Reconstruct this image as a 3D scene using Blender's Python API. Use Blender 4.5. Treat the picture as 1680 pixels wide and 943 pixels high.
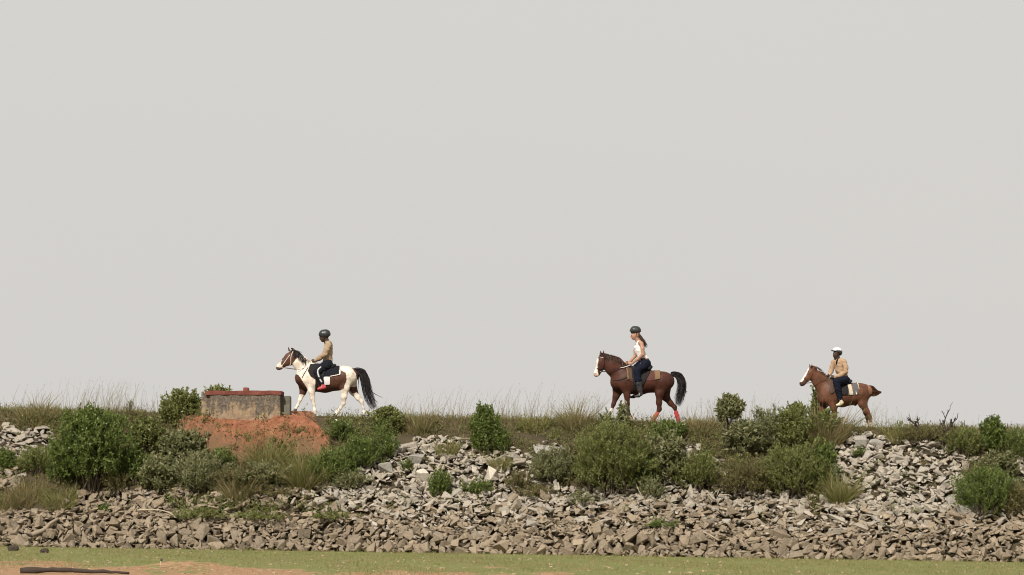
import bpy, bmesh, math, random
import numpy as np
from mathutils import Vector, Matrix, Euler

# ------------------------------------------------------------------ camera, sky, sun, exposure
SC = bpy.context.scene
for o in list(bpy.data.objects):
    bpy.data.objects.remove(o)
COL = SC.collection
PW, PH = 1680.0, 943.0
HFOV = math.radians(17.5)
FPX = (PW / 2) / math.tan(HFOV / 2)
CAMZ = 1.6
PITCH = math.atan(340.5 / FPX)
cam_d = bpy.data.cameras.new("camera")
cam = bpy.data.objects.new("camera", cam_d)
COL.objects.link(cam)
cam.location = (0, 0, CAMZ)
cam.rotation_euler = (math.pi / 2 + PITCH, 0, 0)
cam_d.sensor_width = 36
cam_d.sensor_fit = 'HORIZONTAL'
cam_d.angle = HFOV
cam_d.clip_start = 0.5
cam_d.clip_end = 20000
SC.camera = cam

SUN_EL, SUN_AZ = 41.0, -20.0          # degrees; azimuth from straight behind the camera, minus = from the left
el, az = math.radians(SUN_EL), math.radians(SUN_AZ)
to_sun = Vector((math.sin(az) * math.cos(el), -math.cos(az) * math.cos(el), math.sin(el)))
sun_d = bpy.data.lights.new("sun", 'SUN')
sun_d.energy = 5.0
sun_d.angle = math.radians(1.5)
sun_d.color = (1.0, 0.94, 0.85)
sun = bpy.data.objects.new("sun", sun_d)
COL.objects.link(sun)
sun.location = (-20, 40, 40)
sun.rotation_euler = to_sun.to_track_quat('Z', 'Y').to_euler()

W = bpy.data.worlds.new("World")
SC.world = W
W.use_nodes = True
nt = W.node_tree
bg = nt.nodes["Background"]
sky = nt.nodes.new("ShaderNodeTexSky")
sky.sky_type = 'NISHITA'
sky.sun_disc = False
sky.sun_elevation = el
sky.sun_rotation = math.atan2(to_sun.x, to_sun.y)
sky.dust_density = 6.0
sky.air_density = 1.5
mixn = nt.nodes.new("ShaderNodeMix")          # an even overcast haze laid over the clear sky
mixn.data_type = 'RGBA'
mixn.inputs[0].default_value = 0.94
nt.links.new(sky.outputs[0], mixn.inputs[6])
cl_n = nt.nodes.new("ShaderNodeTexNoise")     # faint unevenness of the haze layer
cl_n.inputs["Scale"].default_value = 3.0; cl_n.inputs["Detail"].default_value = 3
cl_t = nt.nodes.new("ShaderNodeTexCoord"); cl_m = nt.nodes.new("ShaderNodeMapping"); cl_m.inputs["Scale"].default_value = (1, 1, 3)
nt.links.new(cl_t.outputs["Generated"], cl_m.inputs[0]); nt.links.new(cl_m.outputs[0], cl_n.inputs["Vector"])
hz = nt.nodes.new("ShaderNodeMix"); hz.data_type = 'RGBA'
hz.inputs[6].default_value = (6.72, 6.56, 6.36, 1); hz.inputs[7].default_value = (7.12, 6.86, 6.54, 1)
nt.links.new(cl_n.outputs[0], hz.inputs[0]); nt.links.new(hz.outputs[2], mixn.inputs[7])
nt.links.new(mixn.outputs[2], bg.inputs[0])
bg.inputs[1].default_value = 0.1
SC.view_settings.view_transform = 'Standard'
SC.view_settings.look = 'None'
SC.view_settings.exposure = 0.0
SC.view_settings.gamma = 1.0
SC.cycles.filter_width = 1.05
SC.view_settings.use_curve_mapping = False

rng = np.random.default_rng(11)
random.seed(5)

# ------------------------------------------------------------------ pixel <-> world helpers
cp, sp = math.cos(PITCH), math.sin(PITCH)
def project(x, y, z):
    z = z - CAMZ
    fwd = y * cp + z * sp
    up = -y * sp + z * cp
    return PW / 2 + x / fwd * FPX, PH / 2 - up / fwd * FPX
def ray(px, py):
    u = -(py - PH / 2) / FPX
    return np.array([(px - PW / 2) / FPX, cp - sp * u, sp + cp * u])
def at(px, py, Y):
    d = ray(px, py)
    k = Y / d[1]
    return np.array([d[0] * k, Y, CAMZ + d[2] * k])

# ------------------------------------------------------------------ terrain
def snoise(x, y, s, seed=0):
    r = np.random.default_rng(1000 + seed)
    out = 0
    for i in range(6):
        a = r.uniform(0, 2 * np.pi); f = s * r.uniform(.6, 1.7); p = r.uniform(0, 6.28)
        out = out + np.sin((x * np.cos(a) + y * np.sin(a)) * f + p)
    return out / 6
def zg(x):
    return 0.087 - 0.0132 * np.clip(x, -40, 40)
def yt(x):
    return 86.0 - 0.13 * np.clip(x, -40, 40) + 0.12 * snoise(x, x * 0, 0.9, 3)
CX = np.array([-40, -14, -5.06, 3.46, 9.1, 14, 40.])
CZ = np.array([4.55, 3.99, 3.775, 3.606, 3.438, 3.33, 2.9])
def zc(x):
    return np.interp(x, CX, CZ)
def H(x, Y):
    x = np.asarray(x, float); Y = np.asarray(Y, float)
    t = Y - yt(x)
    g = zg(x); c = zc(x)
    T = [0, .75, 4.3, 5.2, 11, 20]
    s = np.clip((t - .75) / 3.9, 0, 1)
    up = np.where(t < .75, g + .85 * np.clip(t, 0, .75) / .75, g + .85 + (c - g - .85) * (1.08 * s - .08 * s ** 2 * (2 - s) + 0.0))
    up = np.where(t > 4.65, c, up)
    back = np.where(t > 10.5, np.maximum(c - (t - 10.5) * .5, g - .02), up)
    back = np.where(t < 0, g, back)
    amp = np.clip(t / 1.0, 0, 1) * np.clip((12 - t) / 2, 0, 1)
    edge = np.clip(1 - np.abs(t - 2.6) / 2.2, 0.12, 1)
    n = (snoise(x, Y, 1.3, 1) * .07 + snoise(x, Y, 4.0, 2) * .03) * amp * edge
    gn = (snoise(x, Y, .9, 7) * .03) * np.clip(-t / 3, 0, 1)
    heap = .16 * np.exp(-((x + 6.4) / .75) ** 2 - ((Y - 65.4) / 1.1) ** 2) * (1 + .4 * snoise(x, Y, 5, 8))
    return back + n + gn + heap
def hit(px, py):
    d = ray(px, py)
    ys = np.linspace(62, 100, 3000)
    k = ys / d[1]
    zz = CAMZ + d[2] * k
    h = H(d[0] * k, ys)
    i = np.nonzero(zz <= h)[0]
    if len(i) == 0:
        j = int(np.argmin(zz - h)); Y = min(ys[j], 91.5)
        x = d[0] * Y / d[1]
        return np.array([x, Y, float(H(x, Y))])
    Y = ys[i[0]]; x = d[0] * Y / d[1]
    return np.array([x, Y, float(H(x, Y))])
def inpoly(px, py, poly):
    px = np.asarray(px, float); py = np.asarray(py, float)
    c = np.zeros(px.shape, bool)
    n = len(poly)
    for i in range(n):
        x1, y1 = poly[i]; x2, y2 = poly[(i + 1) % n]
        if y1 == y2: continue
        m = ((y1 > py) != (y2 > py)) & (px < (x2 - x1) * (py - y1) / (y2 - y1) + x1)
        c ^= m
    return c

# ------------------------------------------------------------------ object helpers
def tag(o, label=None, cat=None, group=None, kind=None):
    if label: o['label'] = label
    if cat: o['category'] = cat
    if group: o['group'] = group
    if kind: o['kind'] = kind
    return o
def empty(name, loc, rz=0.0):
    o = bpy.data.objects.new(name, None)
    o.empty_display_size = .1
    COL.objects.link(o)
    o.location = loc; o.rotation_euler = (0, 0, rz)
    return o
def mesh_np(name, V, F, smooth=False):
    V = np.asarray(V, np.float32); F = np.asarray(F, np.int32)
    me = bpy.data.meshes.new(name)
    n = F.shape[1]
    me.vertices.add(len(V)); me.vertices.foreach_set("co", V.ravel())
    me.loops.add(F.size); me.loops.foreach_set("vertex_index", F.ravel())
    me.polygons.add(len(F))
    me.polygons.foreach_set("loop_start", np.arange(0, F.size, n, dtype=np.int32))
    me.polygons.foreach_set("loop_total", np.full(len(F), n, np.int32))
    me.polygons.foreach_set("use_smooth", np.full(len(F), smooth, bool))
    me.update(calc_edges=True)
    me.validate()
    return me
def mk(name, V, F, mat, parent=None, smooth=False, loc=None):
    me = mesh_np(name, V, F, smooth)
    if mat: me.materials.append(mat)
    o = bpy.data.objects.new(name, me)
    COL.objects.link(o)
    if parent: o.parent = parent
    if loc is not None: o.location = loc
    return o
def mkb(name, bm, mat, parent=None, smooth=False):
    me = bpy.data.meshes.new(name)
    bm.to_mesh(me); bm.free()
    if mat: me.materials.append(mat)
    for p in me.polygons: p.use_smooth = smooth
    o = bpy.data.objects.new(name, me); COL.objects.link(o)
    if parent: o.parent = parent
    return o
def box_bm(bm, x0, x1, y0, y1, z0, z1, jit=0.0, taper=0.0):
    vs = []
    for z in (z0, z1):
        k = taper if z == z1 else 0
        for (x, y) in ((x0 + k, y0 + k), (x1 - k, y0 + k), (x1 - k, y1 - k), (x0 + k, y1 - k)):
            vs.append(bm.verts.new((x + random.uniform(-jit, jit), y + random.uniform(-jit, jit), z + random.uniform(-jit, jit))))
    for f in ((0, 3, 2, 1), (4, 5, 6, 7), (0, 1, 5, 4), (1, 2, 6, 5), (2, 3, 7, 6), (3, 0, 4, 7)):
        bm.faces.new([vs[i] for i in f])
def tube(pts, rad, n=6, closed=False):
    """verts and quads of a tube along points; rad scalar or list"""
    P = np.asarray(pts, float)
    m = len(P)
    R = np.full(m, rad) if np.isscalar(rad) else np.asarray(rad, float)
    V = []; F = []
    T = np.gradient(P, axis=0) if not closed else (np.roll(P, -1, 0) - np.roll(P, 1, 0))
    T /= np.linalg.norm(T, axis=1)[:, None] + 1e-9
    ref = np.array([0.31, 0.2, 0.93])
    for i in range(m):
        a = np.cross(T[i], ref); na = np.linalg.norm(a)
        if na < 1e-3: a = np.cross(T[i], [1, 0, 0]); na = np.linalg.norm(a)
        a /= na
        b = np.cross(T[i], a)
        for k in range(n):
            th = 2 * np.pi * k / n
            V.append(P[i] + R[i] * (np.cos(th) * a + np.sin(th) * b))
    mm = m if closed else m - 1
    for i in range(mm):
        j = (i + 1) % m
        for k in range(n):
            k2 = (k + 1) % n
            F.append((i * n + k, i * n + k2, j * n + k2, j * n + k))
    V = np.array(V)
    if not closed:
        c0 = len(V)
        V = np.vstack([V, P[0], P[-1]])
        for k in range(n):
            F.append((c0, (k + 1) % n, k, k))
            F.append((c0 + 1, (m - 1) * n + k, (m - 1) * n + (k + 1) % n, (m - 1) * n + (k + 1) % n))
    return V, F
def tube_obj(name, pts, rad, mat, parent=None, n=6, closed=False):
    V, F = tube(pts, rad, n, closed)
    bm = bmesh.new()
    vs = [bm.verts.new(v) for v in V]
    for f in F:
        f = list(dict.fromkeys(f))
        try: bm.faces.new([vs[i] for i in f])
        except ValueError: pass
    return mkb(name, bm, mat, parent, True)
def spline(pts, n=8):
    P = np.asarray(pts, float)
    P = np.vstack([2 * P[0] - P[1], P, 2 * P[-1] - P[-2]])
    out = []
    for i in range(1, len(P) - 2):
        for t in np.linspace(0, 1, n, endpoint=False):
            a, b, c, d = P[i - 1], P[i], P[i + 1], P[i + 2]
            out.append(.5 * ((2 * b) + (-a + c) * t + (2 * a - 5 * b + 4 * c - d) * t * t + (-a + 3 * b - 3 * c + d) * t ** 3))
    out.append(P[-2])
    return np.array(out)

# ------------------------------------------------------------------ materials
class NT:
    def __init__(s, name):
        s.m = bpy.data.materials.new(name); s.m.use_nodes = True
        s.t = s.m.node_tree; s.b = s.t.nodes["Principled BSDF"]
        s.out = s.t.nodes["Material Output"]
    def n(s, typ, **kw):
        x = s.t.nodes.new(typ)
        for k, v in kw.items(): setattr(x, k, v)
        return x
    def l(s, a, b): s.t.links.new(a, b)
    def coords(s, kind="Object"):
        return s.n("ShaderNodeTexCoord").outputs[kind]
    def noise(s, scale, detail=4, rough=.6, vec=None, w=None, stretch=None):
        x = s.n("ShaderNodeTexNoise")
        x.inputs["Scale"].default_value = scale; x.inputs["Detail"].default_value = detail; x.inputs["Roughness"].default_value = rough
        v = vec if vec is not None else s.coords()
        if stretch:
            mp = s.n("ShaderNodeMapping"); mp.inputs["Scale"].default_value = stretch
            s.l(v, mp.inputs[0]); v = mp.outputs[0]
        if w is not None:
            x.noise_dimensions = '4D'; s.l(w, x.inputs["W"])
        s.l(v, x.inputs["Vector"])
        return x.outputs[0]
    def ramp(s, fac, stops, interp='LINEAR'):
        r = s.n("ShaderNodeValToRGB"); r.color_ramp.interpolation = interp
        e = r.color_ramp.elements
        while len(e) < len(stops): e.new(.5)
        for i, (p, c) in enumerate(stops):
            e[i].position = p
            e[i].color = (c, c, c, 1) if np.isscalar(c) else (*c, 1)
        s.l(fac, r.inputs[0]); return r.outputs[0]
    def mix(s, fac, a, b, mode='MIX'):
        x = s.n("ShaderNodeMix", data_type='RGBA', blend_type=mode)
        for v, i in ((fac, 0), (a, 6), (b, 7)):
            if hasattr(v, 'is_linked'): s.l(v, x.inputs[i])
            elif i == 0: x.inputs[0].default_value = v
            else: x.inputs[i].default_value = (*v, 1) if len(v) == 3 else v
        return x.outputs[2]
    def math(s, op, a, b=None):
        x = s.n("ShaderNodeMath", operation=op)
        for v, i in ((a, 0), (b, 1)):
            if v is None: continue
            if hasattr(v, 'is_linked'): s.l(v, x.inputs[i])
            else: x.inputs[i].default_value = v
        return x.outputs[0]
    def bump(s, h, strength=.3, dist=.02):
        b = s.n("ShaderNodeBump"); b.inputs["Strength"].default_value = strength; b.inputs["Distance"].default_value = dist
        s.l(h, b.inputs["Height"]); s.l(b.outputs[0], s.b.inputs["Normal"])
    def island(s): return s.n("ShaderNodeNewGeometry").outputs["Random Per Island"]
    def objrand(s): return s.n("ShaderNodeObjectInfo").outputs["Random"]
    def fin(s, col=None, rough=.8, spec=.3):
        if col is not None:
            if hasattr(col, 'is_linked'): s.l(col, s.b.inputs["Base Color"])
            else: s.b.inputs["Base Color"].default_value = (*col, 1)
        s.b.inputs["Roughness"].default_value = rough
        s.b.inputs["Specular IOR Level"].default_value = spec
        return s.m

def simple(name, col, rough=.7, var=.25, scale=30, spec=.3, bump=.15):
    t = NT(name)
    nz = t.noise(scale, 4)
    c = t.mix(nz, tuple(v * (1 - var) for v in col), tuple(min(1, v * (1 + var)) for v in col))
    if bump: t.bump(nz, bump, .006)
    return t.fin(c, rough, spec)

def stone_mat(name, cols, dust):
    t = NT(name)
    r = t.math('FRACT', t.math('ADD', t.math('MULTIPLY', t.objrand(), 7.31), t.island()))
    base = t.ramp(r, [(i / (len(cols) - 1), c) for i, c in enumerate(cols)])
    w = t.math('MULTIPLY', r, 37.0)
    nz = t.noise(9, 6, .65, w=w)
    nz2 = t.noise(45, 5, .7, w=w)
    c = t.mix(t.math('MULTIPLY', t.ramp(nz, [(.38, 0), (.66, 1)]), .55), base, dust)
    c = t.mix(t.ramp(nz2, [(.34, .7), (.50, 0)]), c, (.06, .05, .04))
    h = t.math('ADD', nz, t.math('MULTIPLY', nz2, .5))
    t.bump(h, .9, .045)
    return t.fin(c, .95, .12)
M_STONE_BROWN = stone_mat("stone_brown", [(.11, .088, .066), (.275, .215, .15), (.20, .16, .112), (.335, .265, .19), (.155, .124, .09), (.255, .21, .152), (.30, .245, .185)], (.415, .335, .245))
M_STONE_PALE = stone_mat("stone_pale", [(.20, .175, .14), (.40, .35, .285), (.30, .265, .22), (.48, .43, .36), (.34, .285, .22), (.37, .34, .295), (.44, .37, .285)], (.52, .47, .39))
M_BOULDER = stone_mat("boulder_white", [(.52, .46, .37), (.58, .53, .45)], (.62, .57, .50))
M_BOULDER_GREY = stone_mat("boulder_grey", [(.30, .28, .25), (.34, .32, .28)], (.40, .37, .33))

def leaf_mat(name, cols, trans=.35, rough=.5, clump=(.12, .11, .05), patch=((.5, 0), (.72, .55)), psc=2.2):
    t = NT(name)
    r = t.island()
    cols = [tuple(min(.5, v * k_) for v, k_ in zip(c_, (1.2, 1.14, 1.08))) for c_ in cols]
    base = t.ramp(r, [(i / (len(cols) - 1), c) for i, c in enumerate(cols)])
    nz = t.noise(psc, 4)
    c = t.mix(t.ramp(nz, list(patch)), base, clump)
    t.l(c, t.b.inputs["Base Color"])
    t.b.inputs["Roughness"].default_value = rough
    t.b.inputs["Specular IOR Level"].default_value = .3
    tr = t.n("ShaderNodeBsdfTranslucent"); t.l(c, tr.inputs[0])
    ms = t.n("ShaderNodeMixShader"); ms.inputs[0].default_value = trans
    t.l(t.b.outputs[0], ms.inputs[1]); t.l(tr.outputs[0], ms.inputs[2])
    t.l(ms.outputs[0], t.out.inputs[0])
    return t.m
M_LEAF = {  # random leaf tones; the brightest paint speckled light highlights into the colour
    'dark': leaf_mat("leaf_dark", [(.05, .08, .02), (.10, .145, .034), (.14, .19, .05), (.08, .12, .03), (.25, .30, .10), (.10, .15, .04)], .42, .35, (.11, .13, .035)),
    'light': leaf_mat("leaf_light", [(.085, .11, .03), (.14, .17, .05), (.20, .23, .075), (.09, .12, .036), (.30, .31, .13), (.12, .155, .045)], .42, .4, (.17, .15, .065)),
    'grey': leaf_mat("leaf_grey", [(.09, .11, .05), (.19, .205, .10), (.13, .15, .062), (.32, .32, .19), (.16, .18, .08)], .42, .5, (.16, .15, .075)),
    'olive': leaf_mat("leaf_olive", [(.075, .08, .03), (.15, .15, .058), (.12, .105, .052), (.26, .23, .11), (.10, .11, .042)], .42, .6, (.18, .145, .075)),
}
M_GRASS_DRY = leaf_mat("grass_dry", [(.20, .16, .078), (.29, .235, .125), (.155, .15, .065), (.135, .15, .055), (.36, .29, .17)], .45, .7, (.12, .11, .05))
M_GRASS_GREEN = leaf_mat("grass_green", [(.12, .15, .042), (.165, .195, .062), (.20, .195, .08), (.135, .165, .048)], .3, .7, (.29, .235, .125), ((.40, 0), (.58, .9)), 1.1)
M_GRASS_TUFT = leaf_mat("grass_tuft", [(.12, .145, .042), (.18, .195, .062), (.215, .205, .085), (.32, .27, .145)], .45, .6, (.15, .13, .06))
M_DARKWOOD = simple("dark_wood", (.05, .036, .028), .95, .4, 8, bump=.4)
M_BARK = simple("bark", (.095, .072, .05), .9, .35, 20)
M_DRYWOOD = simple("dry_wood", (.40, .33, .24), .9, .25, 14)

# slope soil, mound, ground
t = NT("slope_soil")
nz = t.noise(1.6, 6); nz2 = t.noise(14, 5)
c = t.ramp(nz, [(.35, (.06, .05, .03)), (.55, (.085, .066, .04)), (.7, (.11, .08, .05))])
c = t.mix(t.math('MULTIPLY', nz2, .5), c, (.04, .033, .024)); t.bump(nz2, .6, .04)
M_SLOPE = t.fin(c, .95, .1)
t = NT("red_earth")
nz = t.noise(5, 7, .7); nz2 = t.noise(22, 6, .75)
c = t.ramp(nz, [(.3, (.15, .062, .035)), (.5, (.25, .105, .058)), (.7, (.33, .155, .09))])
c = t.mix(t.ramp(nz2, [(.32, .5), (.5, 0)]), c, (.13, .052, .032))
va = t.n("ShaderNodeVertexColor"); va.layer_name = "spread"
sp_ = t.math('ADD', va.outputs[0], t.math('MULTIPLY', t.math('SUBTRACT', nz, .5), 1.6))
c = t.mix(t.ramp(sp_, [(.30, .75), (.75, 0)]), c, (.16, .11, .065))
t.bump(t.math('ADD', nz, t.math('MULTIPLY', nz2, .6)), .7, .05)
M_RED = t.fin(c, .95, .1)
t = NT("ground_soil")
g = t.n("ShaderNodeNewGeometry").outputs["Position"]
nz = t.noise(.7, 7, .7, g, stretch=(1, .3, 1)); nz2 = t.noise(6, 6, .65, g)
grass = t.ramp(nz2, [(.3, (.115, .135, .04)), (.6, (.185, .19, .07)), (.75, (.25, .20, .10))])
soil = t.ramp(nz2, [(.3, (.17, .10, .055)), (.5, (.31, .185, .10)), (.7, (.40, .27, .165))])
sx = t.n("ShaderNodeSeparateXYZ"); t.l(g, sx.inputs[0])
# bare soil nearer the camera, grass toward the toe
yy = t.math('ADD', t.math('MULTIPLY', sx.outputs[0], .28), sx.outputs[1])
bare = t.math('ADD', t.math('MULTIPLY', t.math('SUBTRACT', 64.8, yy), .25), t.math('MULTIPLY', t.math('SUBTRACT', nz, .5), 8.0))
nz4 = t.noise(1.6, 5, .7, g, stretch=(1, .28, 1))
bare = t.math('MAXIMUM', t.ramp(bare, [(.0, 0), (.5, 1)]), t.ramp(nz4, [(.58, 0), (.68, .85)]))
t.bump(nz2, .5, .05)
M_GROUND = t.fin(t.mix(bare, grass, soil), .95, .1)

# ------------------------------------------------------------------ ground, embankment, mound (setting)
def grid_mesh(xs, ys, fz):
    X, Y = np.meshgrid(xs, ys, indexing='ij')
    Z = fz(X, Y)
    V = np.stack([X, Y, Z], -1).reshape(-1, 3)
    nx, ny = len(xs), len(ys)
    i = np.arange(nx - 1)[:, None] * ny + np.arange(ny - 1)[None]
    F = np.stack([i, i + ny, i + ny + 1, i + 1], -1).reshape(-1, 4)
    return V, F
def axis(lo, a, b, hi, step, n=10):
    return np.concatenate([lo + (a - lo) * (1 - np.geomspace(1, .002, n)) if lo < a else [], np.arange(a, b, step), b + (hi - b) * np.geomspace(.002, 1, n)])
xs = axis(-6000, -42, 42, 6000, .3); ys = axis(-3000, 40, 92, 9000, .3)
V, F = grid_mesh(xs, ys, lambda X, Y: zg(X) + (snoise(X, Y, .9, 7) * .03) * np.clip((yt(X) - Y) / 3, 0, 1) * (Y > 30) + .16 * np.exp(-((X + 6.4) / .75) ** 2 - ((Y - 65.4) / 1.1) ** 2) * (1 + .4 * snoise(X, Y, 5, 8)))
o = mk("ground", V, F, M_GROUND, smooth=True); tag(o, kind="structure")
UP = np.array([(0, 835), (100, 832), (130, 803), (200, 797), (420, 812), (480, 790), (560, 775), (600, 762), (630, 745), (645, 722), (700, 714), (760, 718), (800, 735), (840, 730), (872, 745), (886, 790), (960, 798), (1100, 790), (1180, 785), (1230, 808), (1330, 812), (1345, 722), (1400, 711), (1500, 715), (1570, 735), (1598, 750), (1572, 775), (1592, 812), (1620, 838), (1680, 838)], float)
RIGHT = [(1340, 725), (1400, 709), (1500, 713), (1570, 733), (1602, 748), (1575, 775), (1595, 812), (1622, 842), (1345, 842)]
EXTRA = [[(-5, 697), (70, 699), (88, 713), (82, 740), (40, 750), (-5, 742)], [(0, 750), (40, 750), (30, 805), (0, 800)], [(878, 727), (905, 722), (930, 728), (915, 752), (880, 750)], [(1088, 728), (1120, 723), (1150, 732), (1148, 752), (1095, 752)], [(1150, 755), (1190, 750), (1200, 800), (1150, 800)], [(528, 740), (545, 738), (548, 755), (525, 755)], [(1640, 755), (1680, 750), (1680, 790), (1640, 790)]]
def stone_zone(px, py):
    ux = np.where(px < 0, -px, np.where(px > PW, 2 * PW - px, px))
    up = np.interp(ux, UP[:, 0], UP[:, 1])
    z = (py > up) & ~((ux > 1330) & (ux < 1625) & (py < 842))
    z |= inpoly(ux, py, RIGHT)
    for e in EXTRA: z |= inpoly(ux, py, e)
    return z, ux

xs = np.arange(-40, 40.01, .16)
ts = np.concatenate([np.arange(-.3, 5.6, .1), np.arange(5.6, 19, .4)])
X, T = np.meshgrid(xs, ts, indexing='ij')
Yg = yt(X) + T
Z = H(X, Yg) - np.where(T < 0, .25, 0)
pu, pv = project(X, Yg, Z)
zn, _ = stone_zone(pu, pv)
Z = Z - .19 * zn * (T > 0)
V = np.stack([X, Yg, Z], -1).reshape(-1, 3)
ny = len(ts); i = np.arange(len(xs) - 1)[:, None] * ny + np.arange(ny - 1)[None]
F = np.stack([i, i + ny, i + ny + 1, i + 1], -1).reshape(-1, 4)
o = mk("embankment", V, F, M_SLOPE, smooth=True); tag(o, kind="structure")

MOUND = [(290, 688), (303, 681), (318, 672), (345, 673), (470, 676), (492, 677), (515, 683), (530, 700), (546, 719), (520, 720), (470, 708), (440, 713), (413, 731), (395, 718), (362, 701), (330, 693)]
xs = np.arange(-9.6, -4.4, .035); ts = np.arange(2.4, 5.7, .035)
X, T = np.meshgrid(xs, ts, indexing='ij')
Yg = yt(X) + T
Zh = H(X, Yg)
zb = 1.6 + (812 - 682) / FPX * 90.4 + .05 * snoise(X, Yg, 2.2, 25)
Zp = np.maximum(Zh + .10, np.where(Yg < 90.5, zb - .80 * (90.5 - Yg), zb))
pu, pv = project(X, Yg, Zp)
wob = 7 * snoise(X, Yg, 4, 21) + 4 * snoise(X, Yg, 13, 26)
ins = np.zeros(X.shape)
for dx in (-9, -4, 0, 4, 9):
    for dy in (-7, -3, 0, 3, 7):
        ins += inpoly(pu + wob + dx, np.maximum(pv, 683) + wob + dy, MOUND)
ins /= 25
ins *= np.clip((5.7 - T) / .6, 0, 1)
lum = .07 * snoise(X, Yg, 4, 22) + .07 * snoise(X, Yg, 10, 23) + .06 * snoise(X, Yg, 22, 24)
Z = Zh + np.clip(ins * 1.6, 0, 1) * (Zp - Zh + lum) - .12 * (ins < .25)
V = np.stack([X, Yg, Z], -1).reshape(-1, 3)
ny = len(ts); i = np.arange(len(xs) - 1)[:, None] * ny + np.arange(ny - 1)[None]
F = np.stack([i, i + ny, i + ny + 1, i + 1], -1).reshape(-1, 4)
keep = (ins.reshape(-1)[F].max(1) > .05)
o = mk("earth_mound", V, F[keep], M_RED, smooth=True)
ed = o.data.color_attributes.new("spread", 'FLOAT_COLOR', 'POINT')
ed.data.foreach_set("color", np.repeat(ins.reshape(-1, 1), 4, 1).astype(np.float32).ravel())
MX, MT, MZ, MI = xs.copy(), ts.copy(), Z.copy(), ins.copy()
def Hs(x, Y):
    """ground height with the mound lying on it"""
    h = H(x, Y); t_ = Y - yt(x)
    i_ = np.rint((x - MX[0]) / (MX[1] - MX[0])).astype(int); j_ = np.rint((t_ - MT[0]) / (MT[1] - MT[0])).astype(int)
    ok_ = (i_ >= 0) & (i_ < len(MX)) & (j_ >= 0) & (j_ < len(MT))
    i_ = np.clip(i_, 0, len(MX) - 1); j_ = np.clip(j_, 0, len(MT) - 1)
    return np.where(ok_ & (MI[i_, j_] > .25), np.maximum(h, MZ[i_, j_]), h)
tag(o, kind="structure")
MOUND_V = V[np.unique(F[ins.reshape(-1)[F].min(1) > .3])]

# ------------------------------------------------------------------ concrete block with red cap
t = NT("stained_concrete")
geo = t.n("ShaderNodeSeparateXYZ"); t.l(t.coords(), geo.inputs[0])
nz = t.noise(4.5, 7, .7, stretch=(1, 1, .8)); nz2 = t.noise(19, 6, .75); nz3 = t.noise(3.4, 6, .75, stretch=(1.3, 1.3, .45))
hgt = t.math('ADD', t.math('MULTIPLY', geo.outputs[2], 1.05), t.math('MULTIPLY', t.math('SUBTRACT', nz3, .5), 3.2))
c = t.ramp(nz, [(.32, (.15, .105, .07)), (.5, (.28, .20, .13)), (.68, (.36, .275, .19))])
dark = t.ramp(nz2, [(.38, (.05, .043, .036)), (.54, (.12, .10, .08)), (.70, (.28, .24, .19))])
c = t.mix(t.ramp(hgt, [(.30, .05), (.52, .92)]), c, dark)      # black algae on the upper half, bare plaster below
t.bump(nz2, .5, .02)
M_CONC = t.fin(c, .95, .15)
M_REDCAP = simple("red_painted_concrete", (.165, .058, .045), .9, .5, 9, .1, .5)
M_GREYC = simple("mossy_concrete", (.13, .12, .095), .95, .55, 6, .1, .5)
YB = 90.45
def wx(px): return at(px, 660, YB)[0]
def wz(py, Y=YB): return at(400, py, Y)[2]
blk = empty("concrete_block", (wx(400), YB, wz(692)))
tag(blk, "stained concrete sluice block with red painted cap on the red earth mound", "concrete block")
bx, bz = wx(400), wz(692)
def cbox(name, px0, px1, r0, r1, y0, y1, mat, bev=.012, taper=0, jit=.006):
    bm = bmesh.new()
    box_bm(bm, wx(px0) - bx, wx(px1) - bx, y0, y1, wz(r1) - bz, wz(r0) - bz, jit, taper)
    bmesh.ops.bevel(bm, geom=bm.edges[:], offset=bev, segments=2, affect='EDGES')
    bmesh.ops.subdivide_edges(bm, edges=[e for e in bm.edges if e.calc_length() > .3], cuts=12, use_grid_fill=True)
    for v in bm.verts:
        k = snoise(v.co.x * 1.0, v.co.z + v.co.y, 11, 31)
        k2_ = snoise(v.co.x * 1.0 + 3, v.co.z + v.co.y, 26, 32)
        v.co += Vector((0, float(k) * .016 + float(k2_) * .012, float(k) * .010 + float(k2_) * .010))
    return mkb(name, bm, mat, blk)
cbox("wall", 344, 459.5, 645.5, 705, 0, 1.1, M_CONC)
cbox("pillar", 330, 345.5, 643.8, 690, .06, 1.0, M_CONC)
cbox("pillar", 459.0, 475, 648, 690, .25, .85, M_GREYC)
cbox("cap", 337, 461.5, 640.2, 647.2, -.03, 1.16, M_REDCAP, .01)
cbox("lifting_stub", 396, 407, 633.6, 641, .35, .60, M_REDCAP, .012, .025)
bm = bmesh.new()                                      # spalled plaster footing at the front right corner
box_bm(bm, wx(429) - bx, wx(457) - bx, -.05, .1, wz(706) - bz, wz(676) - bz, .02, .015)
bmesh.ops.bevel(bm, geom=bm.edges[:], offset=.02, segments=2, affect='EDGES')
mkb("footing", bm, M_CONC, blk)

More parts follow.
